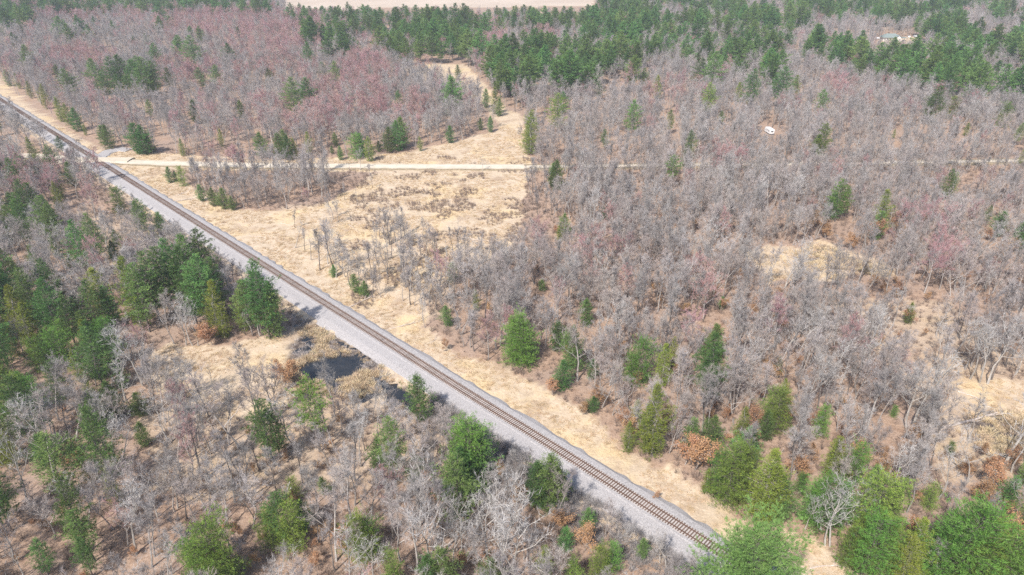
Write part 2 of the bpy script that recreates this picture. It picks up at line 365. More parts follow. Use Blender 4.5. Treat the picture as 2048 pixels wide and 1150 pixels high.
WATER2 = [(745, 758), (766, 754), (800, 774), (832, 796), (822, 806), (800, 800), (764, 782)]
PINES = [  # dense pine stands, in pixels of the crowns
    [(722, 30), (800, 22), (900, 20), (1190, 10), (1300, -10), (2300, -40), (2300, 25), (1900, 34), (1640, 40), (1450, 44), (1310, 50), (1275, 88), (1165, 95), (1160, 60), (1080, 62), (960, 66), (940, 112), (790, 112), (735, 92), (722, 50)],
    [(975, 104), (1060, 88), (1140, 92), (1270, 98), (1278, 160), (1100, 165), (1010, 180), (975, 168)],
    [(1560, 90), (1640, 72), (1740, 90), (1850, 95), (1960, 60), (2300, 50), (2300, 190), (2000, 185), (1850, 170), (1620, 165), (1560, 140)],
    [(1535, 40), (1745, 45), (1740, 62), (1560, 74)], [(1840, 40), (2100, 30), (2100, 70), (1850, 72)],
    [(-50, 20), (60, 18), (70, 60), (-50, 90)],
]
MIXED = [([(-200, 540), (110, 540), (210, 640), (240, 760), (120, 850), (-200, 900)], .36),
         ([(-200, 250), (200, 330), (330, 420), (240, 540), (-200, 560)], .2),
         ([(0, 790), (320, 790), (300, 900), (0, 1000)], .22),
         ([(950, 540), (1500, 700), (1600, 860), (1300, 860), (1000, 680)], .06),
         ([(1280, 40), (1560, 40), (1560, 160), (1290, 110)], .18), ([(560, 20), (720, 20), (720, 110), (640, 110)], .15),
         ([(0, 0), (540, 0), (540, 24), (0, 26)], .18), ([(500, 840), (760, 830), (1000, 960), (1150, 1150), (500, 1200)], .07)]
REDS = [(60, 15, 200, 25, .7), (480, 40, 200, 30, .75), (560, 60, 120, 40, .7), (160, 108, 70, 18, .75), (380, 130, 60, 22, .6), (560, 130, 80, 22, .6), (620, 215, 140, 28, .6), (780, 205, 90, 28, .75), (730, 130, 60, 30, .7),
        (90, 350, 80, 40, .55), (420, 300, 60, 25, .75), (60, 380, 60, 22, .7), (975, 70, 40, 26, .8), (1080, 70, 30, 22, .7), (520, 90, 60, 30, .5), (690, 170, 80, 25, .6), (850, 60, 50, 20, .4), (300, 20, 160, 18, .55),
        (1440, 520, 60, 60, .5), (1860, 460, 90, 60, .5), (1960, 560, 90, 40, .45), (1215, 470, 50, 50, .45), (960, 620, 40, 50, .6), (300, 1090, 110, 60, .55), (400, 880, 90, 60, .4), (1680, 320, 110, 25, .35), (1440, 310, 60, 20, .5), (1680, 165, 30, 14, .9),
        (1340, 170, 60, 22, .4), (1900, 330, 120, 30, .3), (200, 380, 50, 30, .4)]

# ------------------------------------------------------------------ ground sheet
def lines(a, b, step, far_a, far_b):
    L = list(np.arange(a, b + .01, step)); s = step; x = b
    while x < far_b: s *= 1.022 if x < 1100 else 1.3; x += s; L.append(x)
    s = step; x = a; Q = []
    while x > far_a: s *= 1.022 if x > -1100 and far_a < -1000 else 1.3; x -= s; Q.append(x)
    return np.array(Q[::-1] + L)
gx = lines(-170, 190, 1.5, -7000, 7000); gy = lines(70, 330, 1.5, -900, 12000)
X, Y = np.meshgrid(gx, gy)
px, py, dep = PX(X, np.maximum(Y, 20)); front = Y > 20
def soft(polys, X, Y):
    jx = X + (fnoise(X / 7, Y / 7, 3) - .5) * 7; jy = Y + (fnoise(X / 7, Y / 7, 9) - .5) * 7
    a, b, _ = PX(jx, np.maximum(jy, 20)); r = np.zeros(X.shape)
    for p in polys: r = np.maximum(r, inpoly(a, b, p).astype(float))
    return r
openm = soft(OPEN, X, Y); openm[(Y > 1040) & (np.abs(X) < 9000)] = 1
sd = rail_sd(X, Y); openm = np.maximum(openm, (np.abs(sd + 1) < 8).astype(float))
openm = np.maximum(openm, .55 * soft(SPARSE, X, Y))
fieldm = ((Y > 780) & (openm > .5)).astype(float)
wet = soft([WATER, WATER2], X, Y); marsh = soft([REEDS, MARSH2, MARSH3], X, Y)
Z = (fnoise(X / 25, Y / 25, 21) - .5) * .8 + (fnoise(X / 5, Y / 5, 22) - .5) * .30
near_rail = np.clip(1 - (np.abs(sd) - 9) / 8, 0, 1); Z = Z * (1 - near_rail) - .05
Z -= .30 * np.clip(1 - np.abs(sd - 10.5) / 2.5, 0, 1) + .35 * np.clip(1 - np.abs(sd + 13) / 2.5, 0, 1)
rdn = np.clip(1 - (np.abs(Y - road_y(X)) - 4) / 6, 0, 1); Z = Z * (1 - rdn)
Z -= marsh * (.30 + .45 * (vnoise(X / 1.8, Y / 1.8, 31) > .62)) + wet * .7
Z[(Y < 20)] = 0
far = np.clip((np.hypot(X, Y) - 500) / 300, 0, 1); Z = Z * (1 - far)
def zat(x, y):
    x = np.asarray(x, float); y = np.asarray(y, float)
    i = np.clip(np.searchsorted(gx, x) - 1, 0, len(gx) - 2); j = np.clip(np.searchsorted(gy, y) - 1, 0, len(gy) - 2)
    fx = (x - gx[i]) / (gx[i + 1] - gx[i]); fy = (y - gy[j]) / (gy[j + 1] - gy[j])
    return (Z[j, i] * (1 - fx) + Z[j, i + 1] * fx) * (1 - fy) + (Z[j + 1, i] * (1 - fx) + Z[j + 1, i + 1] * fx) * fy
ny, nx = X.shape
me = bpy.data.meshes.new('ground'); V = np.stack([X, Y, Z], -1).reshape(-1, 3).astype(np.float32)
ii = (np.arange(ny - 1)[:, None] * nx + np.arange(nx - 1)[None, :]).ravel(); Q = np.stack([ii, ii + 1, ii + nx + 1, ii + nx], 1).astype(np.int32)
me.vertices.add(len(V)); me.vertices.foreach_set('co', V.ravel()); me.loops.add(Q.size); me.loops.foreach_set('vertex_index', Q.ravel())
me.polygons.add(len(Q)); me.polygons.foreach_set('loop_start', (np.arange(len(Q)) * 4).astype(np.int32)); me.update(calc_edges=True); me.validate()
me.polygons.foreach_set('use_smooth', np.ones(len(Q), bool))
ca = me.color_attributes.new('cover', 'FLOAT_COLOR', 'POINT')
ca.data.foreach_set('color', np.stack([openm, np.maximum(marsh, wet), fieldm, np.ones_like(openm)], -1).reshape(-1).astype(np.float32))
def ground_mat():
    m = bpy.data.materials.new('ground_cover'); m.use_nodes = True; n = m.node_tree; L = n.links; b = n.nodes['Principled BSDF']
    b.inputs['Roughness'].default_value = .95; b.inputs['Specular IOR Level'].default_value = .1
    tc = n.nodes.new('ShaderNodeTexCoord'); at = n.nodes.new('ShaderNodeVertexColor'); at.layer_name = 'cover'; sp = n.nodes.new('ShaderNodeSeparateColor'); L.new(at.outputs[0], sp.inputs[0])
    def noise(scale, det=5, lo=.35, hi=.65):
        x = n.nodes.new('ShaderNodeTexNoise'); x.inputs['Scale'].default_value = scale; x.inputs['Detail'].default_value = det; x.inputs['Roughness'].default_value = .65
        L.new(tc.outputs['Object'], x.inputs['Vector']); r = n.nodes.new('ShaderNodeMapRange'); r.inputs[1].default_value = lo; r.inputs[2].default_value = hi; L.new(x.outputs[0], r.inputs[0]); return r.outputs[0], x.outputs[0]
    def mix(f, a, c):
        x = n.nodes.new('ShaderNodeMix'); x.data_type = 'RGBA'
        if isinstance(f, float): x.inputs[0].default_value = f
        else: L.new(f, x.inputs[0])
        for s, v in ((6, a), (7, c)):
            if isinstance(v, tuple): x.inputs[s].default_value = (*v, 1)
            else: L.new(v, x.inputs[s])
        return x.outputs[2]
    litter = mix(noise(.5, 8)[0], (.26, .172, .122), (.40, .285, .21)); litter = mix(noise(.06, 4, .45, .62)[0], litter, (.32, .235, .185)); litter = mix(noise(2.2, 6, .52, .68)[0], litter, (.20, .13, .09))
    straw = mix(noise(.35, 8)[0], (.43, .335, .235), (.55, .44, .325)); straw = mix(noise(.05, 4, .5, .66)[0], straw, (.55, .42, .25)); straw = mix(noise(.11, 6, .52, .66)[0], straw, (.36, .265, .185)); straw = mix(noise(1.6, 6, .56, .70)[0], straw, (.30, .22, .14))
    mar = mix(noise(.9, 6, .42, .58)[0], (.075, .06, .055), (.20, .16, .13))
    fld = mix(noise(.012, 5)[0], (.42, .335, .265), (.50, .41, .33))
    c = mix(sp.outputs[0], litter, straw); c = mix(sp.outputs[1], c, mar); c = mix(sp.outputs[2], c, fld)
    L.new(c, b.inputs['Base Color'])
    bp = n.nodes.new('ShaderNodeBump'); bp.inputs['Strength'].default_value = .7; bp.inputs['Distance'].default_value = .35; L.new(noise(1.3, 8)[1], bp.inputs['Height']); L.new(bp.outputs[0], b.inputs['Normal'])
    return m
me.materials.append(ground_mat()); tag(link('ground', me), 'dry straw and brown leaf litter ground', None, None, 'structure')

# pond water sheets (flat, in the hollows)
def sheet(name, pts, z, m, label):
    b = MB(); b.add([(x, y, z) for x, y in pts], [tuple(range(len(pts)))]); return tag(link(name, b.mesh(name, [m])), label, None, None, 'structure')
c0 = [G(*p) for p in [(575, 640), (640, 660), (740, 705), (800, 765), (850, 812), (800, 818), (700, 798), (590, 785), (560, 740)]]
sheet('pond_water', c0[::-1], -.62, M['water'], 'dark blue-grey water of the small pond among reeds')
sheet('marsh_water', [G(*p) for p in MARSH2], -.62, M['water'], 'dark water between tussocks in the straw marsh')
sheet('swamp_water', [G(*p) for p in MARSH3], -.62, M['water'], 'dark water between tussocks beside the long fallen log')

# ------------------------------------------------------------------ road
def ribbon(name, pts, half, z0, m, label, edge=0.0, seed=0, step=3.0, prof=None):
    """strip along a polyline; prof = [(offset, z)]"""
    P = np.array(pts); seg = np.linalg.norm(np.diff(P, axis=0), axis=1); s = np.r_[0, np.cumsum(seg)]; t = np.arange(0, s[-1], step)
    cx = np.interp(t, s, P[:, 0]); cy = np.interp(t, s, P[:, 1]); dx = np.gradient(cx); dy = np.gradient(cy); l = np.hypot(dx, dy); nx_, ny_ = -dy / l, dx / l
    prof = prof or [(-half, z0), (0, z0 + .06), (half, z0)]; V = []; k = len(prof)
    for i in range(len(t)):
        for j, (o, z) in enumerate(prof):
            e = edge * (vnoise(t[i] / 2.3, j * 7.0, seed) - .5) * 2 if j in (0, k - 1) else 0
            V.append((cx[i] + nx_[i] * (o + e), cy[i] + ny_[i] * (o + e), z + (edge * .06 * (vnoise(t[i] / 1.7, j * 3.1, seed + 5) - .5) if z > .1 else 0)))
    b = MB(); b.add(V, [(i * k + j, (i + 1) * k + j, (i + 1) * k + j + 1, i * k + j + 1)[::-1] for i in range(len(t) - 1) for j in range(k - 1)])
    return tag(link(name, b.mesh(name, [m])), label, None, None, 'structure')
ribbon('gravel_road', ROAD[6:], 1.8, .40, M['roadgravel'], 'narrower stretch of the pale gravel road hidden among bare trees', edge=.6, seed=3)
ribbon('gravel_road', ROAD[:8], 3.3, .42, M['roadgravel'], 'pale gravel road crossing the railway and running straight through the woods', edge=.35)
for q_ in (-1.25, .55): ribbon('wheel_track', ROAD[:8], 1, 0, M['wheeltrack'], 'pale worn wheel track along the gravel road', edge=.12, seed=int(q_ * 7 + 20), prof=[(q_, .482), (q_ + .35, .486), (q_ + .7, .482)])
ribbon('road_verge', ROAD, 5, .0, M['verge'], 'brown verge with painted shadow lines along both edges of the gravel road', edge=.5, seed=4, prof=[(-4.9, -.12), (-3.3, .36), (0, .38), (3.3, .36), (4.9, -.12)])
sp_ = [G(196, 320), G(215, 303), G(236, 298), G(262, 301)]
ribbon('gravel_spur', sp_, 3.0, .10, M['ballast'], 'grey gravel pad beside the level crossing', edge=.8, step=1.0, prof=[(-3.2, -.1), (-2.4, .30), (0, .33), (2.4, .30), (3.2, -.1)])

# ------------------------------------------------------------------ railway
END = RB + RD * 75; START = RA - RD * 260
L0 = np.linalg.norm(END - START)
ribbon('ballast_bed', [tuple(START), tuple(END)], 3, 0, M['ballast'], 'light grey crushed stone ballast bed under the railway', edge=.45, step=.7,
       prof=[(-6.9, -.35), (-6.0, .05), (-4.6, .45), (-2.2, .62), (-1.9, .72), (0, .72), (1.9, .72), (2.9, .65), (4.1, .10)][::1])
ribbon('stained_ballast', [tuple(START), tuple(END)], 1.25, .728, M['stained'], 'brown stained stone between and beside the rails', edge=.3, step=.9, seed=9, prof=[(-1.5, .70), (-1.2, .732), (0, .735), (1.2, .732), (1.5, .70)])
rw = bpy.data.objects.new('railway_track', None); COL.objects.link(rw); rw.location = (RB[0], RB[1], .72)
ang = math.atan2(RD[1], RD[0]); rw.rotation_euler = (0, 0, ang)
tag(rw, 'single railway track with rusty rails on wooden sleepers over grey ballast', 'railway')
for sgn in (-1, 1):
    b = MB(); xa = -(np.linalg.norm(RB - START)); xb = 75
    pr = [(-.075, 0), (.075, 0), (.075, .02), (.015, .04), (.015, .13), (.038, .14), (.038, .18), (-.038, .18), (-.038, .14), (-.015, .13), (-.015, .04), (-.075, .02)]
    pr = [(a * 1.15, c) for a, c in pr]; k = len(pr)
    b.add([(x, sgn * .755 + a, .05 + c) for x in (xa, xb) for a, c in pr], [(j, (j + 1) % k, k + (j + 1) % k, k + j) for j in range(k)] + [tuple(range(k))[::-1], tuple(range(k, 2 * k))])
    link('rail', b.mesh('rail', [M['rail']]), rw)
bs = MB(); bs.box((0, 0, 0), (.24, 2.6, .16)); sm = bs.mesh('sleeper', [M['sleeper']])
rng = random.Random(3); rest = MB(); i = 0; x = 22.0
while x > xa:
    rzj = rng.uniform(-.02, .02); yj = rng.uniform(-.06, .06); zj = rng.uniform(-.02, .012)
    if i < 300:
        o = link('sleeper', sm, rw, (x, yj, zj), rzj)
    else: rest.box((x, yj, zj), (.24, 2.6, .16), rzj)
    x -= .56 + rng.uniform(-.03, .03); i += 1
x = 22.56
while x < 75: rest.box((x, 0, 0), (.24, 2.6, .16)); x += .56
o = link('distant_sleepers', rest.mesh('distant_sleepers', [M['sleeper']]), rw); o['kind'] = 'stuff'


cr = [tuple(np.array(G(190, 322)) + np.array([d, 0])) for d in (-16, -9, 0, 9, 18)]
ribbon('level_crossing', cr, 3, 0, M['roadgravel'], 'gravel ramp of the level crossing where the road meets the track', edge=.3, step=1.0, prof=[(-4.2, .2), (-3.2, .80), (0, .93), (3.2, .80), (4.2, .2)])

# ------------------------------------------------------------------ trees measured one by one: (px, py of base, height px, kind)
W_, Y_, B_, L_, S_ = 'pine', 'cedar', 'bright', 'lone', 'spruce'
TREES = [(17,70,28,W_),(35,93,30,W_),(5,103,34,Y_),(63,137,50,W_),(149,188,54,W_),(53,58,34,W_),(32,50,20,W_),(130,74,44,W_),(147,88,42,W_),(167,68,40,W_),(189,84,36,W_),(195,58,26,W_),
(232,74,34,W_),(274,98,28,W_),(297,92,26,W_),(326,45,40,W_),(324,66,36,W_),(344,56,26,W_),(362,112,44,W_),(392,126,58,W_),(404,86,36,W_),(387,76,26,W_),(402,130,26,W_),(406,170,36,W_),(436,170,42,W_),
(466,128,44,W_),(479,72,20,W_),(200,172,58,W_),(234,170,60,W_),(257,168,62,W_),(277,174,58,W_),(297,178,66,W_),(284,160,50,W_),(316,176,56,W_),(322,134,50,W_),(342,170,36,W_),(217,186,42,W_),(244,187,40,W_),(311,187,38,W_),(265,186,40,W_),
(120,158,30,W_),(133,138,20,W_),(112,98,16,W_),(138,105,24,W_),(85,110,26,W_),(40,178,34,Y_),(20,172,34,S_),(63,197,36,Y_),(95,218,52,Y_),(125,243,52,Y_),(140,250,46,Y_),(157,262,50,S_),(172,270,24,Y_),(222,298,52,S_),(210,288,40,S_),(280,308,66,S_),(292,309,62,S_),(303,306,44,S_),
(341,365,34,S_),(367,372,44,B_),(352,362,22,S_),(394,247,50,S_),(484,237,38,S_),(444,292,36,Y_),(367,312,36,Y_),(302,227,30,W_),(405,402,36,S_),(430,412,40,S_),(450,418,44,S_),(466,420,30,S_),
(5,272,42,W_),(77,332,62,Y_),(127,310,40,W_),(243,428,58,B_),(147,372,50,S_),(120,420,60,Y_),(624,44,34,W_),(545,20,20,W_),(560,22,20,W_),(584,26,22,W_),(601,22,18,W_),(699,28,26,W_),(717,46,30,W_),(687,44,22,W_),
(657,62,36,W_),(635,62,22,W_),(616,90,42,W_),(622,130,48,W_),(652,90,44,W_),(684,94,48,W_),(704,106,40,W_),(669,88,38,W_),(648,152,30,W_),(672,158,38,W_),(742,148,20,W_),(590,216,66,W_),(614,208,56,W_),(540,160,26,W_),
(797,212,32,W_),(906,232,86,S_),(916,160,32,S_),(981,264,34,S_),(961,260,26,S_),(990,228,56,Y_),(998,232,38,S_),(972,215,40,S_),(527,314,54,S_),(562,316,54,S_),(579,320,54,S_),(592,316,42,Y_),(570,306,50,S_),(619,309,48,Y_),(664,308,18,S_),(682,320,30,S_),(714,318,56,B_),
(741,322,52,Y_),(759,304,24,S_),(796,302,64,S_),(806,294,66,S_),(779,304,54,S_),(841,302,30,Y_),(901,286,36,S_),(724,314,50,S_),(672,292,28,S_),(1061,308,92,Y_),(1056,300,60,Y_),(1114,266,84,'midpine'),(1127,216,36,W_),
(1264,272,76,'midpine'),(1338,268,50,W_),(1413,236,74,'midpine'),(1493,200,64,W_),(1473,204,42,Y_),(1313,202,54,Y_),(1286,168,34,W_),(1418,168,68,W_),(1395,168,54,W_),(1396,120,32,W_),(1321,94,32,W_),(1343,90,30,W_),(1388,100,30,W_),
(1380,72,28,W_),(1258,104,32,W_),(1278,108,40,W_),(1198,190,32,W_),(1343,380,72,L_),(1376,322,64,W_),(1370,335,50,S_),(1209,302,44,W_),(1111,380,62,S_),(1105,372,50,S_),(1440,242,22,W_),
(1640,238,62,'midpine'),(1636,324,82,'midpine'),(1628,318,50,S_),(1900,238,50,B_),(1999,254,56,B_),(1857,230,60,W_),(1850,230,40,W_),(1586,202,54,Y_),(1556,194,64,W_),(1930,272,28,Y_),(2029,292,48,W_),(2037,330,36,Y_),(1785,278,20,Y_),
(1898,394,52,Y_),(1670,442,88,L_),(1658,440,60,S_),(1682,436,66,W_),(1756,470,96,Y_),(1748,478,60,S_),(33,440,58,S_),(284,660,150,Y_),(300,664,140,W_),(320,645,150,W_),(364,625,150,W_),(345,640,150,W_),(385,640,150,W_),(402,615,150,W_),(421,602,152,W_),(418,655,150,W_),(437,672,115,Y_),(451,675,66,Y_),(440,640,130,W_),(395,650,120,W_),
(124,684,132,W_),(105,684,100,W_),(150,690,100,W_),(57,684,118,Y_),(63,692,90,Y_),(220,652,120,Y_),(235,658,90,W_),(227,704,76,B_),(165,664,76,W_),(180,685,66,W_),(490,662,84,Y_),(505,668,110,W_),(540,676,164,W_),(525,670,130,W_),(548,672,110,S_),(8,592,76,W_),(67,522,34,S_),(40,562,44,S_),(150,545,36,S_),(230,520,40,S_),(250,505,36,Y_),
(83,740,72,B_),(30,744,84,W_),(200,756,74,S_),(20,800,70,B_),(245,775,46,S_),(55,800,60,S_),(713,584,40,S_),(732,592,34,S_),(722,590,20,B_),(668,553,26,S_),(896,652,44,S_),(1042,730,114,B_),(1030,722,90,B_),(1052,728,90,B_),(952,622,44,Y_),(905,562,42,S_),
(843,838,100,S_),(640,902,158,L_),(1274,768,104,B_),(1262,760,60,B_),(1322,772,88,Y_),(1113,702,64,S_),(1145,738,94,S_),(1125,778,60,S_),(1171,652,56,S_),(1442,620,28,S_),(1128,467,44,S_),(1120,480,40,Y_),(1208,442,30,S_),(1084,582,26,S_),(1428,722,76,S_),(1420,735,50,S_),
(1813,648,44,Y_),(1990,472,54,S_),(1970,450,40,W_),(2030,500,60,S_),(1553,752,44,Y_),(1885,402,66,W_),(23,1062,144,W_),(5,1050,110,W_),(33,932,94,Y_),(5,925,80,Y_),(172,1104,150,W_),(190,1120,110,W_),(186,1152,80,W_),(98,1152,76,W_),(437,1180,154,B_),(450,1180,110,B_),(418,1175,110,B_),(90,932,66,S_),(110,925,60,S_),(150,910,50,S_),(290,892,50,S_),(285,830,50,S_),
(550,932,144,W_),(560,915,90,W_),(940,978,164,B_),(930,965,120,B_),(955,970,120,S_),(570,1092,114,W_),(592,1098,106,B_),(548,1092,76,B_),(605,1060,60,S_),(590,1000,50,B_),(728,1115,102,B_),(740,1110,80,B_),(757,936,64,S_),(520,1078,20,Y_),(860,1200,90,S_),(890,1190,100,S_),(790,1170,80,B_),(650,985,36,S_),
(1303,912,150,Y_),(1292,905,100,Y_),(1095,1018,116,S_),(1075,1010,90,S_),(1115,1005,80,S_),(1176,1058,44,S_),(1200,1155,70,B_),(1222,1140,60,B_),(1147,1180,66,B_),(1450,1008,136,B_),(1435,990,100,B_),(1470,1000,120,B_),(1485,935,86,S_),(1512,1036,146,Y_),(1530,1040,120,Y_),(1410,985,50,Y_),(1482,1265,215,'lightpine'),(1378,910,78,S_),(1420,892,64,S_),(1184,824,34,S_),(1130,1100,50,S_),(1285,1115,40,S_),
(1550,1040,88,S_),(1545,1020,80,B_),(1640,1054,114,B_),(1620,1040,90,B_),(1665,1045,90,S_),(1735,1075,144,B_),(1760,1070,110,B_),(1722,1150,134,B_),(1750,1148,120,B_),(1690,1130,90,B_),(1600,988,44,B_),(1660,964,92,Y_),(1700,968,92,B_),(1639,872,66,B_),(1552,862,94,B_),(1540,840,70,B_),(1530,880,60,S_),(1475,880,70,Y_),(1808,1155,118,Y_),(1800,1180,110,Y_),(1890,1180,190,B_),(1915,1170,160,B_),(1870,1150,120,B_),(1925,1105,96,B_),(1940,1200,130,B_),(1853,1018,56,B_),
(1898,908,26,B_),(1785,832,24,B_),(1985,1190,140,B_),(2010,1230,140,B_),(2035,1085,84,B_),(2000,1025,74,S_),(2045,970,50,S_),(2045,1180,120,B_),(1565,795,40,Y_),(1740,990,60,S_)]
PALE = [(1570,575,118),(1585,590,90),(1592,560,80),(1825,870,190),(1838,860,160),(1812,858,140),(1940,758,150),(1958,766,130),(1975,768,150),(1930,740,110),(385,690,112),(372,688,96),(396,690,90),(1610,1058,88),(1660,1092,150),(1650,1090,120),(1722,1030,86),(1740,1075,100),(1868,1170,90),(2030,1060,130),(1935,965,120),(1875,1000,110),(2010,930,160),(2022,945,130),
(520,672,80),(505,672,60),(250,800,110),(270,830,90),(215,870,90),(110,870,100),(80,860,90),(240,930,110),(270,1040,100),(275,1045,80),(60,1010,150),(30,900,50),(860,1130,190),(915,1130,150),(905,1150,110),(1000,1150,230),(980,1140,180),(840,1050,160),(1030,1170,170),(755,870,80),(765,880,60),(600,870,60),(660,500,70),(656,528,100),(672,555,90),(850,655,60),(1172,465,110),(1180,480,90),(1160,440,80),
(300,800,80),(420,900,110),(1230,800,80),(1225,830,60),(1370,600,90),(1382,610,90),(1730,500,90),(1865,455,80),(1870,440,60),(1700,860,60),(1690,830,60),(1710,890,70),(1885,400,70),(305,308,44),(420,275,40),(720,340,50),(965,342,36),(700,160,30),(1000,540,70),(960,600,60),(1480,700,110),(1410,560,90),(1340,640,100),(1500,760,110),(1590,880,90),(1600,740,120),(1670,700,90),(430,1150,90),(600,1190,100),(740,1180,110)]
SPARE = [(640,540,90),(668,545,120),(622,520,60),(700,570,90),(745,560,80),(780,490,80),(770,470,50),(812,575,90),(850,520,70),(905,500,50),(845,640,70),(590,495,60),(590,455,40),(745,595,70),(760,560,60),(735,575,50),(915,470,40),(1005,520,60),(880,540,60),(690,400,40),(715,405,36),(740,352,30),(745,376,34),(610,500,50),(820,500,60),(860,590,50),
(560,1060,110),(490,1000,130),(470,1005,110),(505,1010,120),(780,840,70),(770,830,60),(640,860,60),(730,900,80),(710,830,50),(360,960,90),(330,985,70),(400,930,60),(460,930,70),(520,940,80),(430,780,60),(350,790,60),(545,870,60),(560,850,50)]
rs = np.random.default_rng(11)
LANDMARK = [(650, 735, 'the small reedy pond'), (400, 650, 'the dense pine clump beside the track'), (530, 385, 'the copse between track and road'), (906, 228, 'the tall dark conifer in the clearing'), (1264, 262, 'the lone light pine above the road'), (1303, 900, 'the tall yellow-green conifer'), (1300, 480, 'the middle of the bare wood'), (200, 1000, 'the corner wood below the pond'), (1880, 1130, 'the bushy bright pines'), (1100, 1100, 'the brown thicket below the track'), (130, 470, 'the grey wood below the crossing'), (600, 170, 'the pink maples beyond the road'), (1120, 140, 'the dense pine stand beyond the clearing'), (1820, 140, 'the dense pines below the cabin'), (190, 322, 'the level crossing'), (1538, 262, 'the white camper trailer'), (1782, 74, 'the cabin with the green-grey roof'), (1930, 845, 'the long fallen pale log'),
            (1650, 530, 'the straw hollow in the bare wood'), (1400, 1090, 'the big bright pine beside the track'), (900, 390, 'the brushy middle of the dry marsh'), (900, 12, 'the tan field beyond the woods'),
            (20, 212, 'the far end of the track'), (960, 190, 'the winding dry clearing beyond the road')]
LM = np.array([G(a, b) for a, b, _ in LANDMARK]); LMP = np.array([(a, b) for a, b, _ in LANDMARK], float)
def height_for(x, y, hpx):
    a, b, d = PX(x, y); v = b - hpx - 575
    return H - y * (F * SP + v * CP) / (F * CP - v * SP)
items = []    # dict(kind, x, y, h, px, py, hpx, wide)
for (a, b, hp, k) in TREES:
    kk = k; wd = None
    if k == 'pine' and b < 262:
        e = .36 * hp; b += e; hp += e; wd = 1.28; kk = 'pinefar' if b < 140 else 'pine'
        if kk == 'pinefar': wd = 1.0
    x, y = G(a, b); h = height_for(x, y, hp)
    items.append(dict(kind=kk, x=x, y=y, h=h, w=wd, listed=True))
for (a, b, hp) in PALE:
    x, y = G(a, b); items.append(dict(kind='pale', x=x, y=y, h=height_for(x, y, hp), w=None, listed=True))
for (a, b, hp) in SPARE:
    x, y = G(a, b); items.append(dict(kind=rs.choice(['narrow', 'grey', 'narrow', 'snag']), x=x, y=y, h=height_for(x, y, hp), w=None, listed=True))
listed_xy = np.array([(t['x'], t['y']) for t in items])
CONIF = {'midpine', 'lightpine', 'pine', 'pinefar', 'bright', 'lone', 'cedar', 'spruce'}
# conifers seen low on the frame must stay readable: no bare tree is planted right in front of a measured conifer
cn = [(*PX(t['x'], t['y'])[:2], t['h'] * F * CP / PX(t['x'], t['y'])[2]) for t in items if t['kind'] in CONIF]
cn = np.array(cn)
def grid_pts(y0, y1, s):
    ys = np.arange(y0, y1, s); xs = np.arange(-1.15 * y1 - 60, 1.15 * y1 + 60, s)
    A, B = np.meshgrid(xs, ys); A = A + rs.uniform(-.48, .48, A.shape) * s; B = B + rs.uniform(-.48, .48, B.shape) * s
    A = A.ravel(); B = B.ravel(); a, b, d = PX(A, B); k = (a > -230) & (a < 2280) & (b < 1330) & (b > -70)
    return A[k], B[k]
cand = [grid_pts(55, 300, 4.25), grid_pts(300, 560, 5.0), grid_pts(560, 1350, 6.4)]
x = np.concatenate([c[0] for c in cand]); y = np.concatenate([c[1] for c in cand])
jx = x + (fnoise(x / 7, y / 7, 3) - .5) * 7; jy = y + (fnoise(x / 7, y / 7, 9) - .5) * 7
a, b, d = PX(x, y); ja, jb, _ = PX(jx, jy)
op = np.zeros(len(x), bool)
for p in OPEN: op |= inpoly(ja, jb, p)
sdv = rail_sd(x, y); op |= (np.abs(sdv + .5) < 8.5)
op |= (np.abs(y - road_y(x)) < np.where(a > 1070, 3.0, 6.5)) & (x > -270)
spz = np.zeros(len(x), bool)
for p in SPARSE: spz |= inpoly(a, b, p)
for p in (REEDS,): op |= inpoly(a, b, p)
op |= (a > 585) & (a < 850) & (b > 742) & (b < 850) & (rs.uniform(size=len(x)) < .75)
op |= (a > 596) & (a < 740) & (b > 742) & (b < 825)
op |= inpoly(a, b, OPEN[3])
op |= spz & (rs.uniform(size=len(x)) < np.where(sdv < 0, .15, .5))
dn = vnoise(x / 17, y / 17, 55)                     # natural thinning
op |= (dn < .28) & (rs.uniform(size=len(x)) < np.where((sdv < 0) & (b > 600), .15, .75))
op |= (sdv > 0) & (b > 340) & (dn < .34) & (rs.uniform(size=len(x)) < .5)
op |= ((a > 1490) & (a < 1810) & (b > 558) & (b < 650) | (a > 1880) & (b > 930) & (b < 1020)) & (rs.uniform(size=len(x)) < .6)
hgt = 14.5 + 3.5 * (fnoise(x / 40, y / 40, 77) - .5) * 2 + rs.normal(size=len(x)) * 2.8
hgt = np.where(y > 330, hgt + 1.0, hgt); hgt = np.clip(hgt, 6, 21.5)
ca_, cb_, _ = PX(x, y, hgt * .65)
inp = np.zeros(len(x), bool)
wz = (fnoise(x / 22, y / 22, 91) - .5)
for p in PINES: inp |= inpoly(ca_ + wz * 60, cb_ + wz * 26, p)
inp &= vnoise(x / 34, y / 48, 93) > np.where(a > 1280, .42, .24)
pm = np.zeros(len(x))
for p, q in MIXED: pm = np.maximum(pm, np.where(inpoly(ca_, cb_, p), q, 0))
pr_ = np.zeros(len(x)) + np.where((b < 330) & (a < 1050), .10, .03)
for (cx_, cy_, rx, ry, q) in REDS:
    e = ((ca_ - cx_) / rx) ** 2 + ((cb_ - cy_) / ry) ** 2; pr_ = np.maximum(pr_, q * (.45 if cy_ > 280 and cx_ > 900 else 1) * np.clip(1.5 - e, 0, 1))
kinds = []
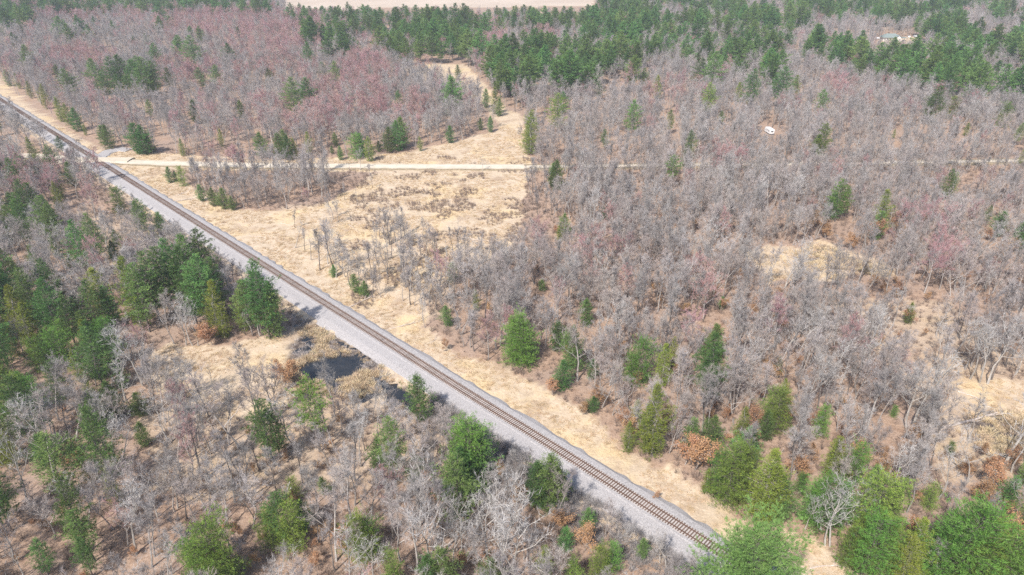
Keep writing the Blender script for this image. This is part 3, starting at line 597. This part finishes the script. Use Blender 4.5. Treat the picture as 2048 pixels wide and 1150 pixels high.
for i in range(len(x)):
    if op[i]: kinds.append(None); continue
    r = rs.uniform()
    if inp[i]:
        q_ = .27 if b[i] < 120 else .25
        kinds.append('pinefar' if r < q_ else ('grey' if r < q_ + .26 else 'red' if r < q_ + .32 else None)); continue
    if r < pm[i]: kinds.append(['pine', 'spruce', 'cedar', 'pine', 'bright'][int(rs.uniform() * 5)] if b[i] > 330 else 'pinefar'); continue
    r = rs.uniform()
    if r < pr_[i]: kinds.append('red'); continue
    r = rs.uniform()
    if b[i] < 330: kinds.append('grey' if r < .68 else 'tan' if r < .86 else 'narrow' if r < .97 else 'pale')
    elif sdv[i] > 0: kinds.append('grey' if r < .40 else 'tan' if r < .70 else 'narrow' if r < .92 else 'pale')
    else: kinds.append('grey' if r < .46 else 'tan' if r < .68 else 'narrow' if r < .84 else 'pale')
rail_y = lambda q: 200 + .6313 * q
for i, k in enumerate(kinds):
    if k is None: continue
    h = float(hgt[i]); X_, Y_p = float(x[i]), float(y[i])
    if k in ('pine', 'pinefar'): h *= 1.45 if b[i] < 250 else 1.25
    if k in ('bright', 'spruce', 'cedar'): h *= .62
    if listed_xy.size and np.min(np.hypot(listed_xy[:, 0] - X_, listed_xy[:, 1] - Y_p)) < 2.6: continue
    if sdv[i] < 0 and a[i] > 205 and b[i] > 300:
        mg = 34 if 560 < a[i] < 930 else (18 if a[i] > 930 else 7)
        hm = height_for(X_, Y_p, b[i] - (rail_y(a[i]) + mg + 4 * vnoise(a[i] / 12, 1, 3)))
        if hm < h:
            if hm < 3.5: continue
            h = hm * rs.uniform(.8, 1.0)
    if 1744 < a[i] < 1842 and 82 < b[i] < 135 or 1752 < a[i] < 1800 and b[i] > 150 and b[i] < 170:
        h = min(h, height_for(X_, Y_p, b[i] - 78))
        if h < 5: continue
    if 1508 < a[i] < 1568 and b[i] > 262 and b[i] < 325:
        h = min(h, height_for(X_, Y_p, b[i] - 266))
        if h < 3: continue
    if 575 < a[i] < 1190 and b[i] - h * F * CP / d[i] < 13 + 5 * vnoise(a[i] / 16, 0, 8): continue
    # leave the measured conifers in view
    hp = h * F * CP / d[i]
    if k not in CONIF and b[i] > 170:
        m = (np.abs(cn[:, 0] - a[i]) < cn[:, 2] * .22 + hp * .15) & (cn[:, 1] < b[i] + 2) & (cn[:, 1] - cn[:, 2] * .55 > b[i] - hp) 
        m &= (cn[:, 1] > b[i] - hp * 1.1)
        if m.any() and rs.uniform() < .93: continue
    if 200 < a[i] < 1060 and b[i] > 338 and b[i] - hp < 330 and a[i] > 660: continue
    items.append(dict(kind=k, x=X_, y=Y_p, h=h, w=None, listed=False))
for _ in range(110):
    p, q = rs.uniform(1075, 2200), rs.uniform(334, 352); X_, Y_p = G(p, q)
    if abs(Y_p - road_y(X_)) < 3: continue
    items.append(dict(kind=str(rs.choice(['grey', 'tan', 'grey', 'narrow'])), x=X_, y=Y_p, h=rs.uniform(6, 14), w=None, listed=False))
# oak saplings holding brown leaves
OAKS = [(1190,812,44),(1205,806,40),(1262,880,60),(1250,860,50),(1390,940,90),(1370,930,70),(575,775,66),(560,765,50),(410,684,50),(425,688,56),(1165,830,30),(1650,480,40),(1700,500,40),(1780,470,60),(1800,500,60),(1745,480,50),(1700,930,60),(1590,960,60),(1760,960,50),(1830,900,60),(1990,990,70),(1960,1010,60),(2010,1110,90),(2030,1120,80),(1830,1100,70),(690,1100,60),(660,1080,50),(1000,960,50),(1030,1010,50),(1310,1000,20),(890,700,30),(1105,790,40),(1330,860,50),(1570,830,50),(870,1010,60),(1170,1100,60),(1130,1060,50),(1310,590,40),(1240,720,40),(1500,860,60),(1640,430,40),(1620,460,50),(2000,520,50)]
for (p, q, hp) in OAKS:
    X_, Y_p = G(p, q); items.append(dict(kind='oak', x=X_, y=Y_p, h=height_for(X_, Y_p, hp), w=None, listed=True))
MT = [(600, 430), (700, 440), (800, 450), (940, 500), (1010, 540), (900, 650), (840, 620), (700, 585), (620, 525)]
for _ in range(330):
    p, q = rs.uniform(600, 1010), rs.uniform(430, 650)
    if not bool(inpoly(p, q, MT)) or rs.uniform() > .22 + .25 * (p > 780) + .2 * (q > 540): continue
    X_, Y_p = G(p, q); items.append(dict(kind=str(rs.choice(['narrow', 'grey', 'tan', 'grey', 'pale', 'snag'])), x=X_, y=Y_p, h=rs.uniform(6, 14.5), w=None, listed=False))
for _ in range(260):
    p, q = rs.uniform(900, 2150), rs.uniform(430, 1180); X_, Y_p = G(p, q); s_ = rail_sd(X_, Y_p)
    if s_ < 26 or any(bool(inpoly(p, q, z)) for z in OPEN): continue
    items.append(dict(kind='oak', x=X_, y=Y_p, h=rs.uniform(2.5, 6), w=None, listed=False))
for _ in range(60):
    p, q = rs.uniform(0, 1100), rs.uniform(800, 1200); X_, Y_p = G(p, q)
    if rail_sd(X_, Y_p) > -22 or any(bool(inpoly(p, q, z)) for z in OPEN): continue
    items.append(dict(kind='oak', x=X_, y=Y_p, h=rs.uniform(2, 4.5), w=None, listed=False))

FAM = {'midpine': 'pine_tree', 'lightpine': 'pine_tree', 'grey': 'bare_tree', 'narrow': 'bare_tree', 'tan': 'bare_tree', 'red': 'budding_maple', 'pale': 'pale_bare_tree', 'snag': 'bare_tree', 'pine': 'pine_tree', 'pinefar': 'pine_tree', 'lone': 'pine_tree',
       'bright': 'young_pine', 'cedar': 'cedar_tree', 'spruce': 'dark_conifer', 'oak': 'oak_sapling'}
LOOK = {'midpine': 'layered bright green pine', 'lightpine': 'big light green pine', 'grey': 'grey bare tree', 'narrow': 'slender dark-stemmed bare tree', 'tan': 'tan-twigged bare tree', 'red': 'reddish budding maple', 'pale': 'pale-limbed bare tree', 'snag': 'dead bare snag', 'pine': 'dark green pine',
        'pinefar': 'dark green pine', 'lone': 'open-crowned green pine', 'bright': 'bushy bright green pine', 'cedar': 'yellow-green conifer', 'spruce': 'dense dark green conifer', 'oak': 'brown-leaved oak sapling'}
STUFF = {'bare_tree': ('leafless_woodland', 'mass of far-off leafless grey trees'), 'budding_maple': ('maple_woodland', 'mass of far-off reddish budding maples'), 'pine_tree': ('pine_woodland', 'mass of far-off dark green pines'),
         'pale_bare_tree': ('pale_woodland', 'mass of far-off pale bare trees'), 'young_pine': ('young_pine_thicket', 'scattered young pines in the woods'), 'cedar_tree': ('cedar_thicket', 'scattered yellow-green conifers in the woods'),
         'dark_conifer': ('conifer_thicket', 'scattered dark conifers in the woods'), 'oak_sapling': ('oak_undergrowth', 'brown-leaved oak undergrowth')}
ORD = ['nearest'] + [f'{w} nearest' for w in 'second third fourth fifth sixth seventh eighth ninth tenth eleventh twelfth thirteenth fourteenth fifteenth sixteenth seventeenth eighteenth nineteenth twentieth'.split()]
def ordinal(i):
    if i < len(ORD): return ORD[i]
    n = i + 1; s = 'th' if 10 <= n % 100 <= 20 else {1: 'st', 2: 'nd', 3: 'rd'}.get(n % 10, 'th')
    return f'{n}{s} nearest'
cnt = {}
fams = {}
for t in items:
    t['px'], t['py'], dd = PX(t['x'], t['y']); t['hpx'] = t['h'] * F * CP / dd
    t['seen'] = (-20 < t['px'] < 2068) and (t['py'] - t['hpx'] < 1140) and (t['py'] > 4)
    t['z'] = float(zat(t['x'], t['y'])) - .06
    fams.setdefault(FAM[t['kind']], []).append(t)
LIMIT = {'bare_tree': 300, 'budding_maple': 290, 'pine_tree': 300, 'pale_bare_tree': 290, 'oak_sapling': 290, 'young_pine': 290, 'cedar_tree': 290, 'dark_conifer': 290}
def place(t):
    V = KIND[t['kind']]; vi = RAND.randrange(len(V)); tm, cm, jm, rh, rw_ = V[vi]; sz = t['h'] / rh
    sxy = sz * RAND.uniform(.88, 1.15)
    if t['w']: sxy *= t['w']
    if t['kind'] in ('bright',) : sxy = sz * RAND.uniform(.72, .98)
    if t['h'] < 6 and t['kind'] == 'pine': sxy *= 1.2
    fam = FAM[t['kind']]; rz = RAND.uniform(0, 6.28)
    if t['hpx'] > 44:
        o = bpy.data.objects.new(fam, None); COL.objects.link(o); o.empty_display_size = 1
        link('trunk', tm, o); link('crown', cm, o)
    else: o = link(fam, jm)
    o.location = (t['x'], t['y'], t['z']); o.rotation_euler = (RAND.gauss(0, .03), RAND.gauss(0, .03), rz); o.scale = (sxy, sxy, sz)
    o['category'] = 'tree'; t['o'] = o
singles = []
for fam, L in fams.items():
    L.sort(key=lambda t: -(t['hpx'] + (1000 if t['listed'] else 0)) if t['seen'] else 1e9)
    vis = [t for t in L if t['seen']]; one = vis[:LIMIT[fam]]; ids = set(map(id, one)); rest_ = [t for t in L if id(t) not in ids]
    for t in one: place(t); singles.append(t)
    byk = {}
    for t in rest_: byk.setdefault(t['kind'], []).append(t)
    for k, R in byk.items():
        sz = np.array([t['h'] for t in R]) / np.mean([v[3] for v in KIND[k]]); wv = sz * rs.uniform(.88, 1.15, len(R))
        nm, lb = STUFF[fam]
        if sum(1 for q in byk) > 1: nm = {'grey': 'grey_', 'tan': 'tan_', 'narrow': 'slender_', 'snag': 'dead_', 'pinefar': 'far_', 'pine': '', 'lone': 'open_'}.get(k, '') + nm
        scatter(nm, k, [v[2] for v in KIND[k]], [(t['x'], t['y'], t['z']) for t in R], rs.uniform(0, 6.28, len(R)), np.stack([wv, wv, sz], 1), lb)
# labels
grp = {}
for t in singles:
    j = int(np.argmin(np.hypot(LMP[:, 0] - t['px'], (LMP[:, 1] - t['py'] + t['hpx'] * .4) * 1.6))); t['lm'] = j
    t['size'] = 'tall' if t['h'] > 17 else 'small' if t['h'] < 8 else 'mid-sized'
    t['dist'] = float(np.hypot(LM[j, 0] - t['x'], LM[j, 1] - t['y']))
    grp.setdefault((LOOK[t['kind']], j), []).append(t)
for (look, j), L in grp.items():
    L.sort(key=lambda t: t['dist']); land = LANDMARK[j][2]
    for i, t in enumerate(L):
        o = t['o']; fam = FAM[t['kind']]
        if len(L) > 40:
            o['label'] = f"{t['size']} {look} in the wood around {land}"
            o['group'] = f"{t['size']} {look}s around {land}"
        else:
            o['label'] = f"{t['size']} {look}, {ordinal(i)} to {land}"
            o['group'] = f"{look}s around {land}"


# ------------------------------------------------------------------ low growth: dry grass, sedge, brush
def blades(seed, n, h, spread, wd, lean=.5):
    r = np.random.default_rng(seed); b = MB(); a = r.uniform(0, 6.283, n); q = np.sqrt(r.uniform(0, 1, n)) * spread
    P = np.stack([np.cos(a) * q, np.sin(a) * q, np.zeros(n)], 1); D = unit(np.stack([np.cos(a) * lean * r.uniform(0, 1.4, n), np.sin(a) * lean * r.uniform(0, 1.4, n), np.ones(n)], 1) + r.normal(size=(n, 3)) * .2)
    b.tris(sticks(P, D, h * r.uniform(.5, 1.1, n), wd * r.uniform(.7, 1.3, n), r)); return b
grassm = [blades(600 + i, 26, .42, .45, .07, 1.1).mesh('grass_tuft', [M['straw']]) for i in range(3)]
sedgem = [blades(620 + i, 60, .95, .62, .10, 1.1).mesh('sedge_tussock', [M['reed']]) for i in range(4)]
def brush(seed, h, m, n=150):
    r = np.random.default_rng(seed); b = MB(); P, D, L, Wd = [], [], [], []
    for k in range(14):
        a = r.uniform(0, 6.28); e = r.uniform(.5, 1.5); d = np.array([math.cos(a) * math.cos(e), math.sin(a) * math.cos(e), math.sin(e)]); l = h * r.uniform(.6, 1)
        b.tube([(0, 0, 0), d * l * .5 + r.normal(size=3) * .08, d * l], [.022, .014, .006], 3)
        for _ in range(n // 10):
            t = r.uniform(.25, 1); P.append(d * l * t); D.append(unit(d + r.normal(size=3) * .6 + np.array([0, 0, .2]))); L.append(h * .28 * r.uniform(.5, 1.1)); Wd.append(.022)
    b.tris(sticks(np.array(P), np.array(D), np.array(L), np.array(Wd), r)); return b.mesh('brush', [m])
brm = [brush(640 + i, 2.0, M['brush']) for i in range(3)]; brg = [brush(650 + i, 2.4, M['twig']) for i in range(3)]
def spread_pts(n, x0, x1, y0, y1, test, seed):
    r = np.random.default_rng(seed); p = r.uniform(x0, x1, n); q = r.uniform(y0, y1, n); a_ = []; X_, Y_p = G(p, q); X_, Y_p = np.array(X_), np.array(Y_p)
    D_ = F * SP + (q - 575) * CP; wgt = (F * SP + (y0 - 575) * CP) ** 3 / D_ ** 3      # even density on the ground
    k = (r.uniform(size=n) < wgt) & test(p, q, X_, Y_p); return X_[k], Y_p[k], r
def inany(p, q, L):
    m = np.zeros(np.shape(p), bool)
    for z in L: m |= inpoly(p, q, z)
    return m
offtrack = lambda X_, Y_p: (rail_sd(X_, Y_p) > 4.0) | (rail_sd(X_, Y_p) < -7.0)
offroad = lambda X_, Y_p: np.abs(Y_p - road_y(X_)) > 5
def lay(name, key, meshes, X_, Y_p, r, lo, hi, label):
    s_ = r.uniform(lo, hi, len(X_)); scatter(name, key, meshes, np.stack([X_, Y_p, zat(X_, Y_p) - .03], 1), r.uniform(0, 6.28, len(X_)), np.stack([s_, s_, s_ * r.uniform(.7, 1.2, len(X_))], 1), label)
X_, Y_p, r = spread_pts(900000, -100, 2150, 250, 1200, lambda p, q, u, v: inany(p, q, OPEN[:4] + OPEN[4:6] + OPEN[9:]) & offtrack(u, v) & offroad(u, v) & (fnoise(u / 6, v / 6, 41) > .42), 71)
lay('dry_grass', 'grass_tuft', grassm, X_, Y_p, r, .6, 1.3, 'straw-coloured dry grass in the open strips and marsh')
X_, Y_p, r = spread_pts(500000, 540, 2250, 480, 960, lambda p, q, u, v: inany(p, q, [REEDS, MARSH2, MARSH3]) & ~inany(p, q, [WATER, WATER2]) & (fnoise(u / 2.2, v / 2.2, 43) > .42) & (np.random.default_rng(5).uniform(size=len(u)) < .42), 72)
pp_, qq_, _d = PX(X_, Y_p); gr_ = (pp_ < 760) & (qq_ < 738) & (pp_ > 570) & (vnoise(X_ / 5, Y_p / 5, 47) > .35)
lay('dry_sedge', 'sedge_tussock', sedgem, X_[~gr_], Y_p[~gr_], r, .7, 1.35, 'dry tan sedge tussocks standing in dark water')
greym = [blades(630 + i, 40, .8, .5, .07, .8).mesh('reed_clump', [M['greyreed']]) for i in range(3)]
gr_ &= np.random.default_rng(8).uniform(size=len(gr_)) < .6
lay('grey_reeds', 'reed_clump', greym, X_[gr_], Y_p[gr_], r, .6, 1.2, 'pale grey dead reeds standing in the pond')
X_, Y_p, r = spread_pts(110000, -100, 2150, 300, 1220, lambda p, q, u, v: ~inany(p, q, OPEN + [REEDS]) & offtrack(u, v) & offroad(u, v), 73)
lay('brown_brush', 'brush', brm, X_, Y_p, r, .4, 1.2, 'low brown brush under the trees')
X_, Y_p, r = spread_pts(30000, 700, 1080, 300, 620, lambda p, q, u, v: offroad(u, v) & offtrack(u, v) & (fnoise(u / 9, v / 9, 45) > .60), 74)
lay('marsh_brush', 'brush', brm, X_, Y_p, r, .3, .8, 'low brown brush dotting the dry marsh')
X_, Y_p, r = spread_pts(30000, 860, 1480, 700, 1230, lambda p, q, u, v: (rail_sd(u, v) < -5.5) & (rail_sd(u, v) > -14), 75)
lay('trackside_brush', 'grey_brush', brg, X_, Y_p, r, .3, .9, 'thin grey brush along the ballast edge')


# ------------------------------------------------------------------ haze
hb = MB(); hb.box((0, 6000, 48.5), (13000, 13900, 107)); hm = bpy.data.materials.new('haze_air'); hm.use_nodes = True; hn = hm.node_tree; hn.nodes.clear()
pv = hn.nodes.new('ShaderNodeVolumePrincipled'); pv.inputs['Color'].default_value = (.86, .92, 1.0, 1); pv.inputs['Density'].default_value = .00018; pv.inputs['Anisotropy'].default_value = .1
ho_ = hn.nodes.new('ShaderNodeOutputMaterial'); hn.links.new(pv.outputs[0], ho_.inputs['Volume'])
tag(link('haze', hb.mesh('haze', [hm])), 'thin pale spring haze over the woods', None, None, 'stuff')

# ------------------------------------------------------------------ fallen logs
LOGS = [((1876, 861), (1992, 828), .34, 3), ((1882, 776), (1914, 812), .16, 1), ((1915, 783), (1970, 803), .16, 0), ((346, 393), (382, 379), .16, 1), ((340, 405), (392, 396), .18, 2), ((688, 620), (745, 592), .17, 8), ((770, 660), (846, 640), .15, 7),
        ((640, 457), (676, 452), .12, 1), ((498, 470), (530, 476), .12, 1), ((1545, 503), (1600, 520), .15, 2), ((1600, 532), (1665, 526), .15, 2), ((698, 450), (722, 468), .12, 1), ((1618, 1134), (1706, 1128), .13, 4), ((578, 1096), (612, 1068), .16, 0),
        ((1568, 996), (1606, 984), .14, 1), ((925, 474), (978, 484), .16, 2), ((1130, 505), (1165, 496), .15, 1), ((560, 446), (600, 454), .1, 1), ((262, 350), (300, 372), .14, 0), ((850, 690), (880, 672), .1, 2), ((610, 640), (636, 622), .12, 1), ((1730, 540), (1770, 546), .14, 1), ((300, 990), (380, 955), .16, 2), ((1000, 300), (1030, 292), .14, 1)]
lg = []
for i, (A, B, rd, nb) in enumerate(LOGS):
    r = np.random.default_rng(700 + i); a_ = np.array(G(*A)); b_ = np.array(G(*B)); L = np.linalg.norm(b_ - a_); c_ = (a_ + b_) / 2; rz = math.atan2(b_[1] - a_[1], b_[0] - a_[0]); z0 = float(zat(*c_)) + rd * .7
    T = MB(); Bm = MB(); n = 6; pts = [np.array([L * (t / n - .5), r.normal() * .12, (0 if t < n else .2) + r.normal() * .03]) for t in range(n + 1)]
    T.tube(pts, [rd * (1.15 - .75 * t / n) for t in range(n + 1)], 7, cap=True)
    for k in range(nb):
        t = .45 + .5 * (k + .5) / nb; p = pts[int(t * n)]; sg = 1 if k % 2 else -1; e = p + np.array([L * .22, sg * L * .10 * r.uniform(.5, 1.4), .25 + r.uniform(0, .7)])
        Bm.tube([p, (p + e) / 2 + r.normal(size=3) * .1, e], [rd * .45, rd * .3, rd * .1], 4)
        q = np.array([p + (e - p) * u_ for u_ in r.uniform(.2, 1, 14)]); Bm.tris(sticks(q, unit(np.tile(e - p, (14, 1)) + r.normal(size=(14, 3)) * L * .08), L * .09 * r.uniform(.5, 1.2, 14), np.full(14, .035), r))
    o = bpy.data.objects.new('fallen_log', None); COL.objects.link(o); o.location = (c_[0], c_[1], z0); o.rotation_euler = (0, 0, rz); link('trunk', T.mesh('log_trunk', [M['log']]), o)
    if nb: link('branches' if nb > 1 else 'branch', Bm.mesh('log_branches', [M['log']]), o)['kind'] = 'stuff'
    o['category'] = 'log'; o['group'] = 'fallen logs lying on the straw'; lg.append((o, c_, A))
lg[0][0]['label'] = 'long pale forked tree trunk fallen beside the tussock swamp'
byl = {}
for o, c_, A in lg[1:]: j = int(np.argmin(np.hypot(LMP[:, 0] - A[0], LMP[:, 1] - A[1]))); byl.setdefault(j, []).append((float(np.hypot(*(LM[j] - c_))), o))
for j, Lq in byl.items():
    for i, (_, o) in enumerate(sorted(Lq, key=lambda q: q[0])): o['label'] = f"weathered fallen tree trunk, {ordinal(i)} to {LANDMARK[j][2]}"

# ------------------------------------------------------------------ cabin and vehicles
def part(name, parent, mk, m, loc=(0, 0, 0)):
    b = MB(); mk(b); return link(name, b.mesh(name, [m]), parent, loc)
hx, hy = G(1782, 81); hs = bpy.data.objects.new('cabin', None); COL.objects.link(hs); hs.location = (hx, hy, 0); hs.rotation_euler = (0, 0, math.radians(-4))
tag(hs, 'low cabin with a green-grey roof and pale gable in the pines', 'house')
part('wall', hs, lambda b: (b.box((-1.5, 0, 1.6), (15, 8, 3.2)), b.box((3.6, -5.2, 1.6), (6.4, 2.4, 3.2))), M['siding'])
def gable(b): b.add([(.4, -6.42, 3.2), (6.8, -6.42, 3.2), (3.6, -6.42, 5.4), (.4, -6.2, 3.2), (6.8, -6.2, 3.2), (3.6, -6.2, 5.4)], [(0, 1, 2), (3, 5, 4), (0, 3, 4, 1), (1, 4, 5, 2), (2, 5, 3, 0)])
part('gable', hs, gable, M['white'])
def roofm(b):
    b.add([(-9.8, -4.9, 3.1), (6.8, -4.9, 3.1), (6.8, 4.9, 3.1), (-9.8, 4.9, 3.1), (-5.2, 0, 6.3), (2.6, 0, 6.3)], [(0, 1, 5, 4), (1, 2, 5), (2, 3, 4, 5), (3, 0, 4), (3, 2, 1, 0)])
    b.add([(-.2, -7.1, 3.05), (3.6, -7.1, 5.7), (7.4, -7.1, 3.05), (-.2, -1, 3.05), (3.6, -1, 5.7), (7.4, -1, 3.05), (-.2, -7.1, 2.85), (3.6, -7.1, 5.5), (7.4, -7.1, 2.85)], [(0, 1, 4, 3), (1, 2, 5, 4), (6, 7, 1, 0), (7, 8, 2, 1)])
rf = part('roof', hs, roofm, M['shingle']); part('chimney', rf, lambda b: b.box((-3, 1.0, 6.4), (.9, .9, 1.6)), M['wood'])
part('porch_roof', hs, lambda b: b.box((9.6, -1.5, 2.9), (6.2, 6.5, .25)), M['shingle'])
for q in ((7.2, -4.4), (12.3, -4.4), (12.3, 1.4)): part('post', hs, lambda b, q=q: b.box((q[0], q[1], 1.4), (.2, .2, 2.8)), M['wood'])
for xx in (-7.6, -5.2, 2.3, 4.9):
    yy = -4.02 if xx < 0 else -6.43
    wn = part('window', hs, lambda b: b.box((xx, yy, 1.7), (1.3, .1, 1.2)), M['white']); part('pane', wn, lambda b: b.box((xx, yy - .06, 1.7), (1.1, .04, 1.0)), M['glass'])
part('door', hs, lambda b: b.box((-2.6, -4.04, 1.05), (1.0, .1, 2.1)), M['wood'])
def car(px_, py_, rz, body, label, kind='parked_car'):
    x_, y_ = G(px_, py_); o = bpy.data.objects.new(kind, None); COL.objects.link(o); o.location = (x_, y_, 0); o.rotation_euler = (0, 0, rz); tag(o, label, 'car', 'vehicles parked by the cabin')
    def bd(b):
        pr = [(-2.3, .35), (2.3, .35), (2.35, .85), (1.2, 1.0), (.6, 1.5), (-1.3, 1.55), (-2.1, 1.05), (-2.35, .9)]; k = len(pr)
        b.add([(p, -.88, z) for p, z in pr] + [(p, .88, z) for p, z in pr], [tuple(range(k)), tuple(range(2 * k - 1, k - 1, -1))] + [(i, i + k, (i + 1) % k + k, (i + 1) % k) for i in range(k)])
    part('body', o, bd, body)
    part('windscreen', o, lambda b: b.add([(1.22, -.75, 1.02), (1.22, .75, 1.02), (.66, .68, 1.49), (.66, -.68, 1.49)], [(0, 1, 2, 3)]), M['glass'])
    for sx in (-1.4, 1.4):
        for sy in (-.85, .85): part('wheel', o, lambda b: b.tube([(sx, sy - .1, .33), (sx, sy + .1, .33)], [.33, .33], 12, cap=True), M['tyre'])
car(1757, 78, .3, M['white'], 'white car parked at the tree edge beside the cabin')
car(1818, 75, 1.1, M['white'], 'white vehicle parked just past the cabin porch')
car(1832, 74, -.4, M['silver'], 'silver vehicle parked furthest from the cabin')
tx, ty = G(1538, 266); ct = bpy.data.objects.new('camper_trailer', None); COL.objects.link(ct); ct.location = (tx, ty, float(zat(tx, ty))); ct.rotation_euler = (0, 0, math.radians(96))
tag(ct, 'white camper trailer standing alone in the bare wood beyond the road', 'trailer')
def cb(b):
    pr = [(-3.2, .5), (3.0, .5), (3.3, .9), (3.3, 2.3), (2.9, 2.75), (-2.9, 2.75), (-3.3, 2.4), (-3.3, .9)]; k = len(pr)
    b.add([(p, -1.2, z) for p, z in pr] + [(p, 1.2, z) for p, z in pr], [tuple(range(k)), tuple(range(2 * k - 1, k - 1, -1))] + [(i, i + k, (i + 1) % k + k, (i + 1) % k) for i in range(k)])
part('body', ct, cb, M['white'])
for xx in (-1.8, 1.2): part('roof_vent', ct, lambda b: b.box((xx, 0, 2.85), (.6, .6, .2)), M['silver'])
for sy in (-1.22, 1.22):
    for xx in (-1.7, .3): part('window', ct, lambda b: b.box((xx, sy, 1.8), (.9, .05, .55)), M['glass'])
part('door', ct, lambda b: b.box((2.0, -1.22, 1.45), (.65, .06, 1.8)), M['silver'])
part('window', ct, lambda b: b.box((-3.31, 0, 1.75), (.05, 1.3, .6)), M['glass'])
for sy in (-1.1, 1.1):
    for xx in (-.5, .4): part('wheel', ct, lambda b: b.tube([(xx, sy - .1, .35), (xx, sy + .1, .35)], [.35, .35], 12, cap=True), M['tyre'])
part('hitch', ct, lambda b: (b.tube([(3.2, .5, .5), (4.4, 0, .5)], [.05, .05], 4), b.tube([(3.2, -.5, .5), (4.4, 0, .5)], [.05, .05], 4)), M['silver'])
#PART6
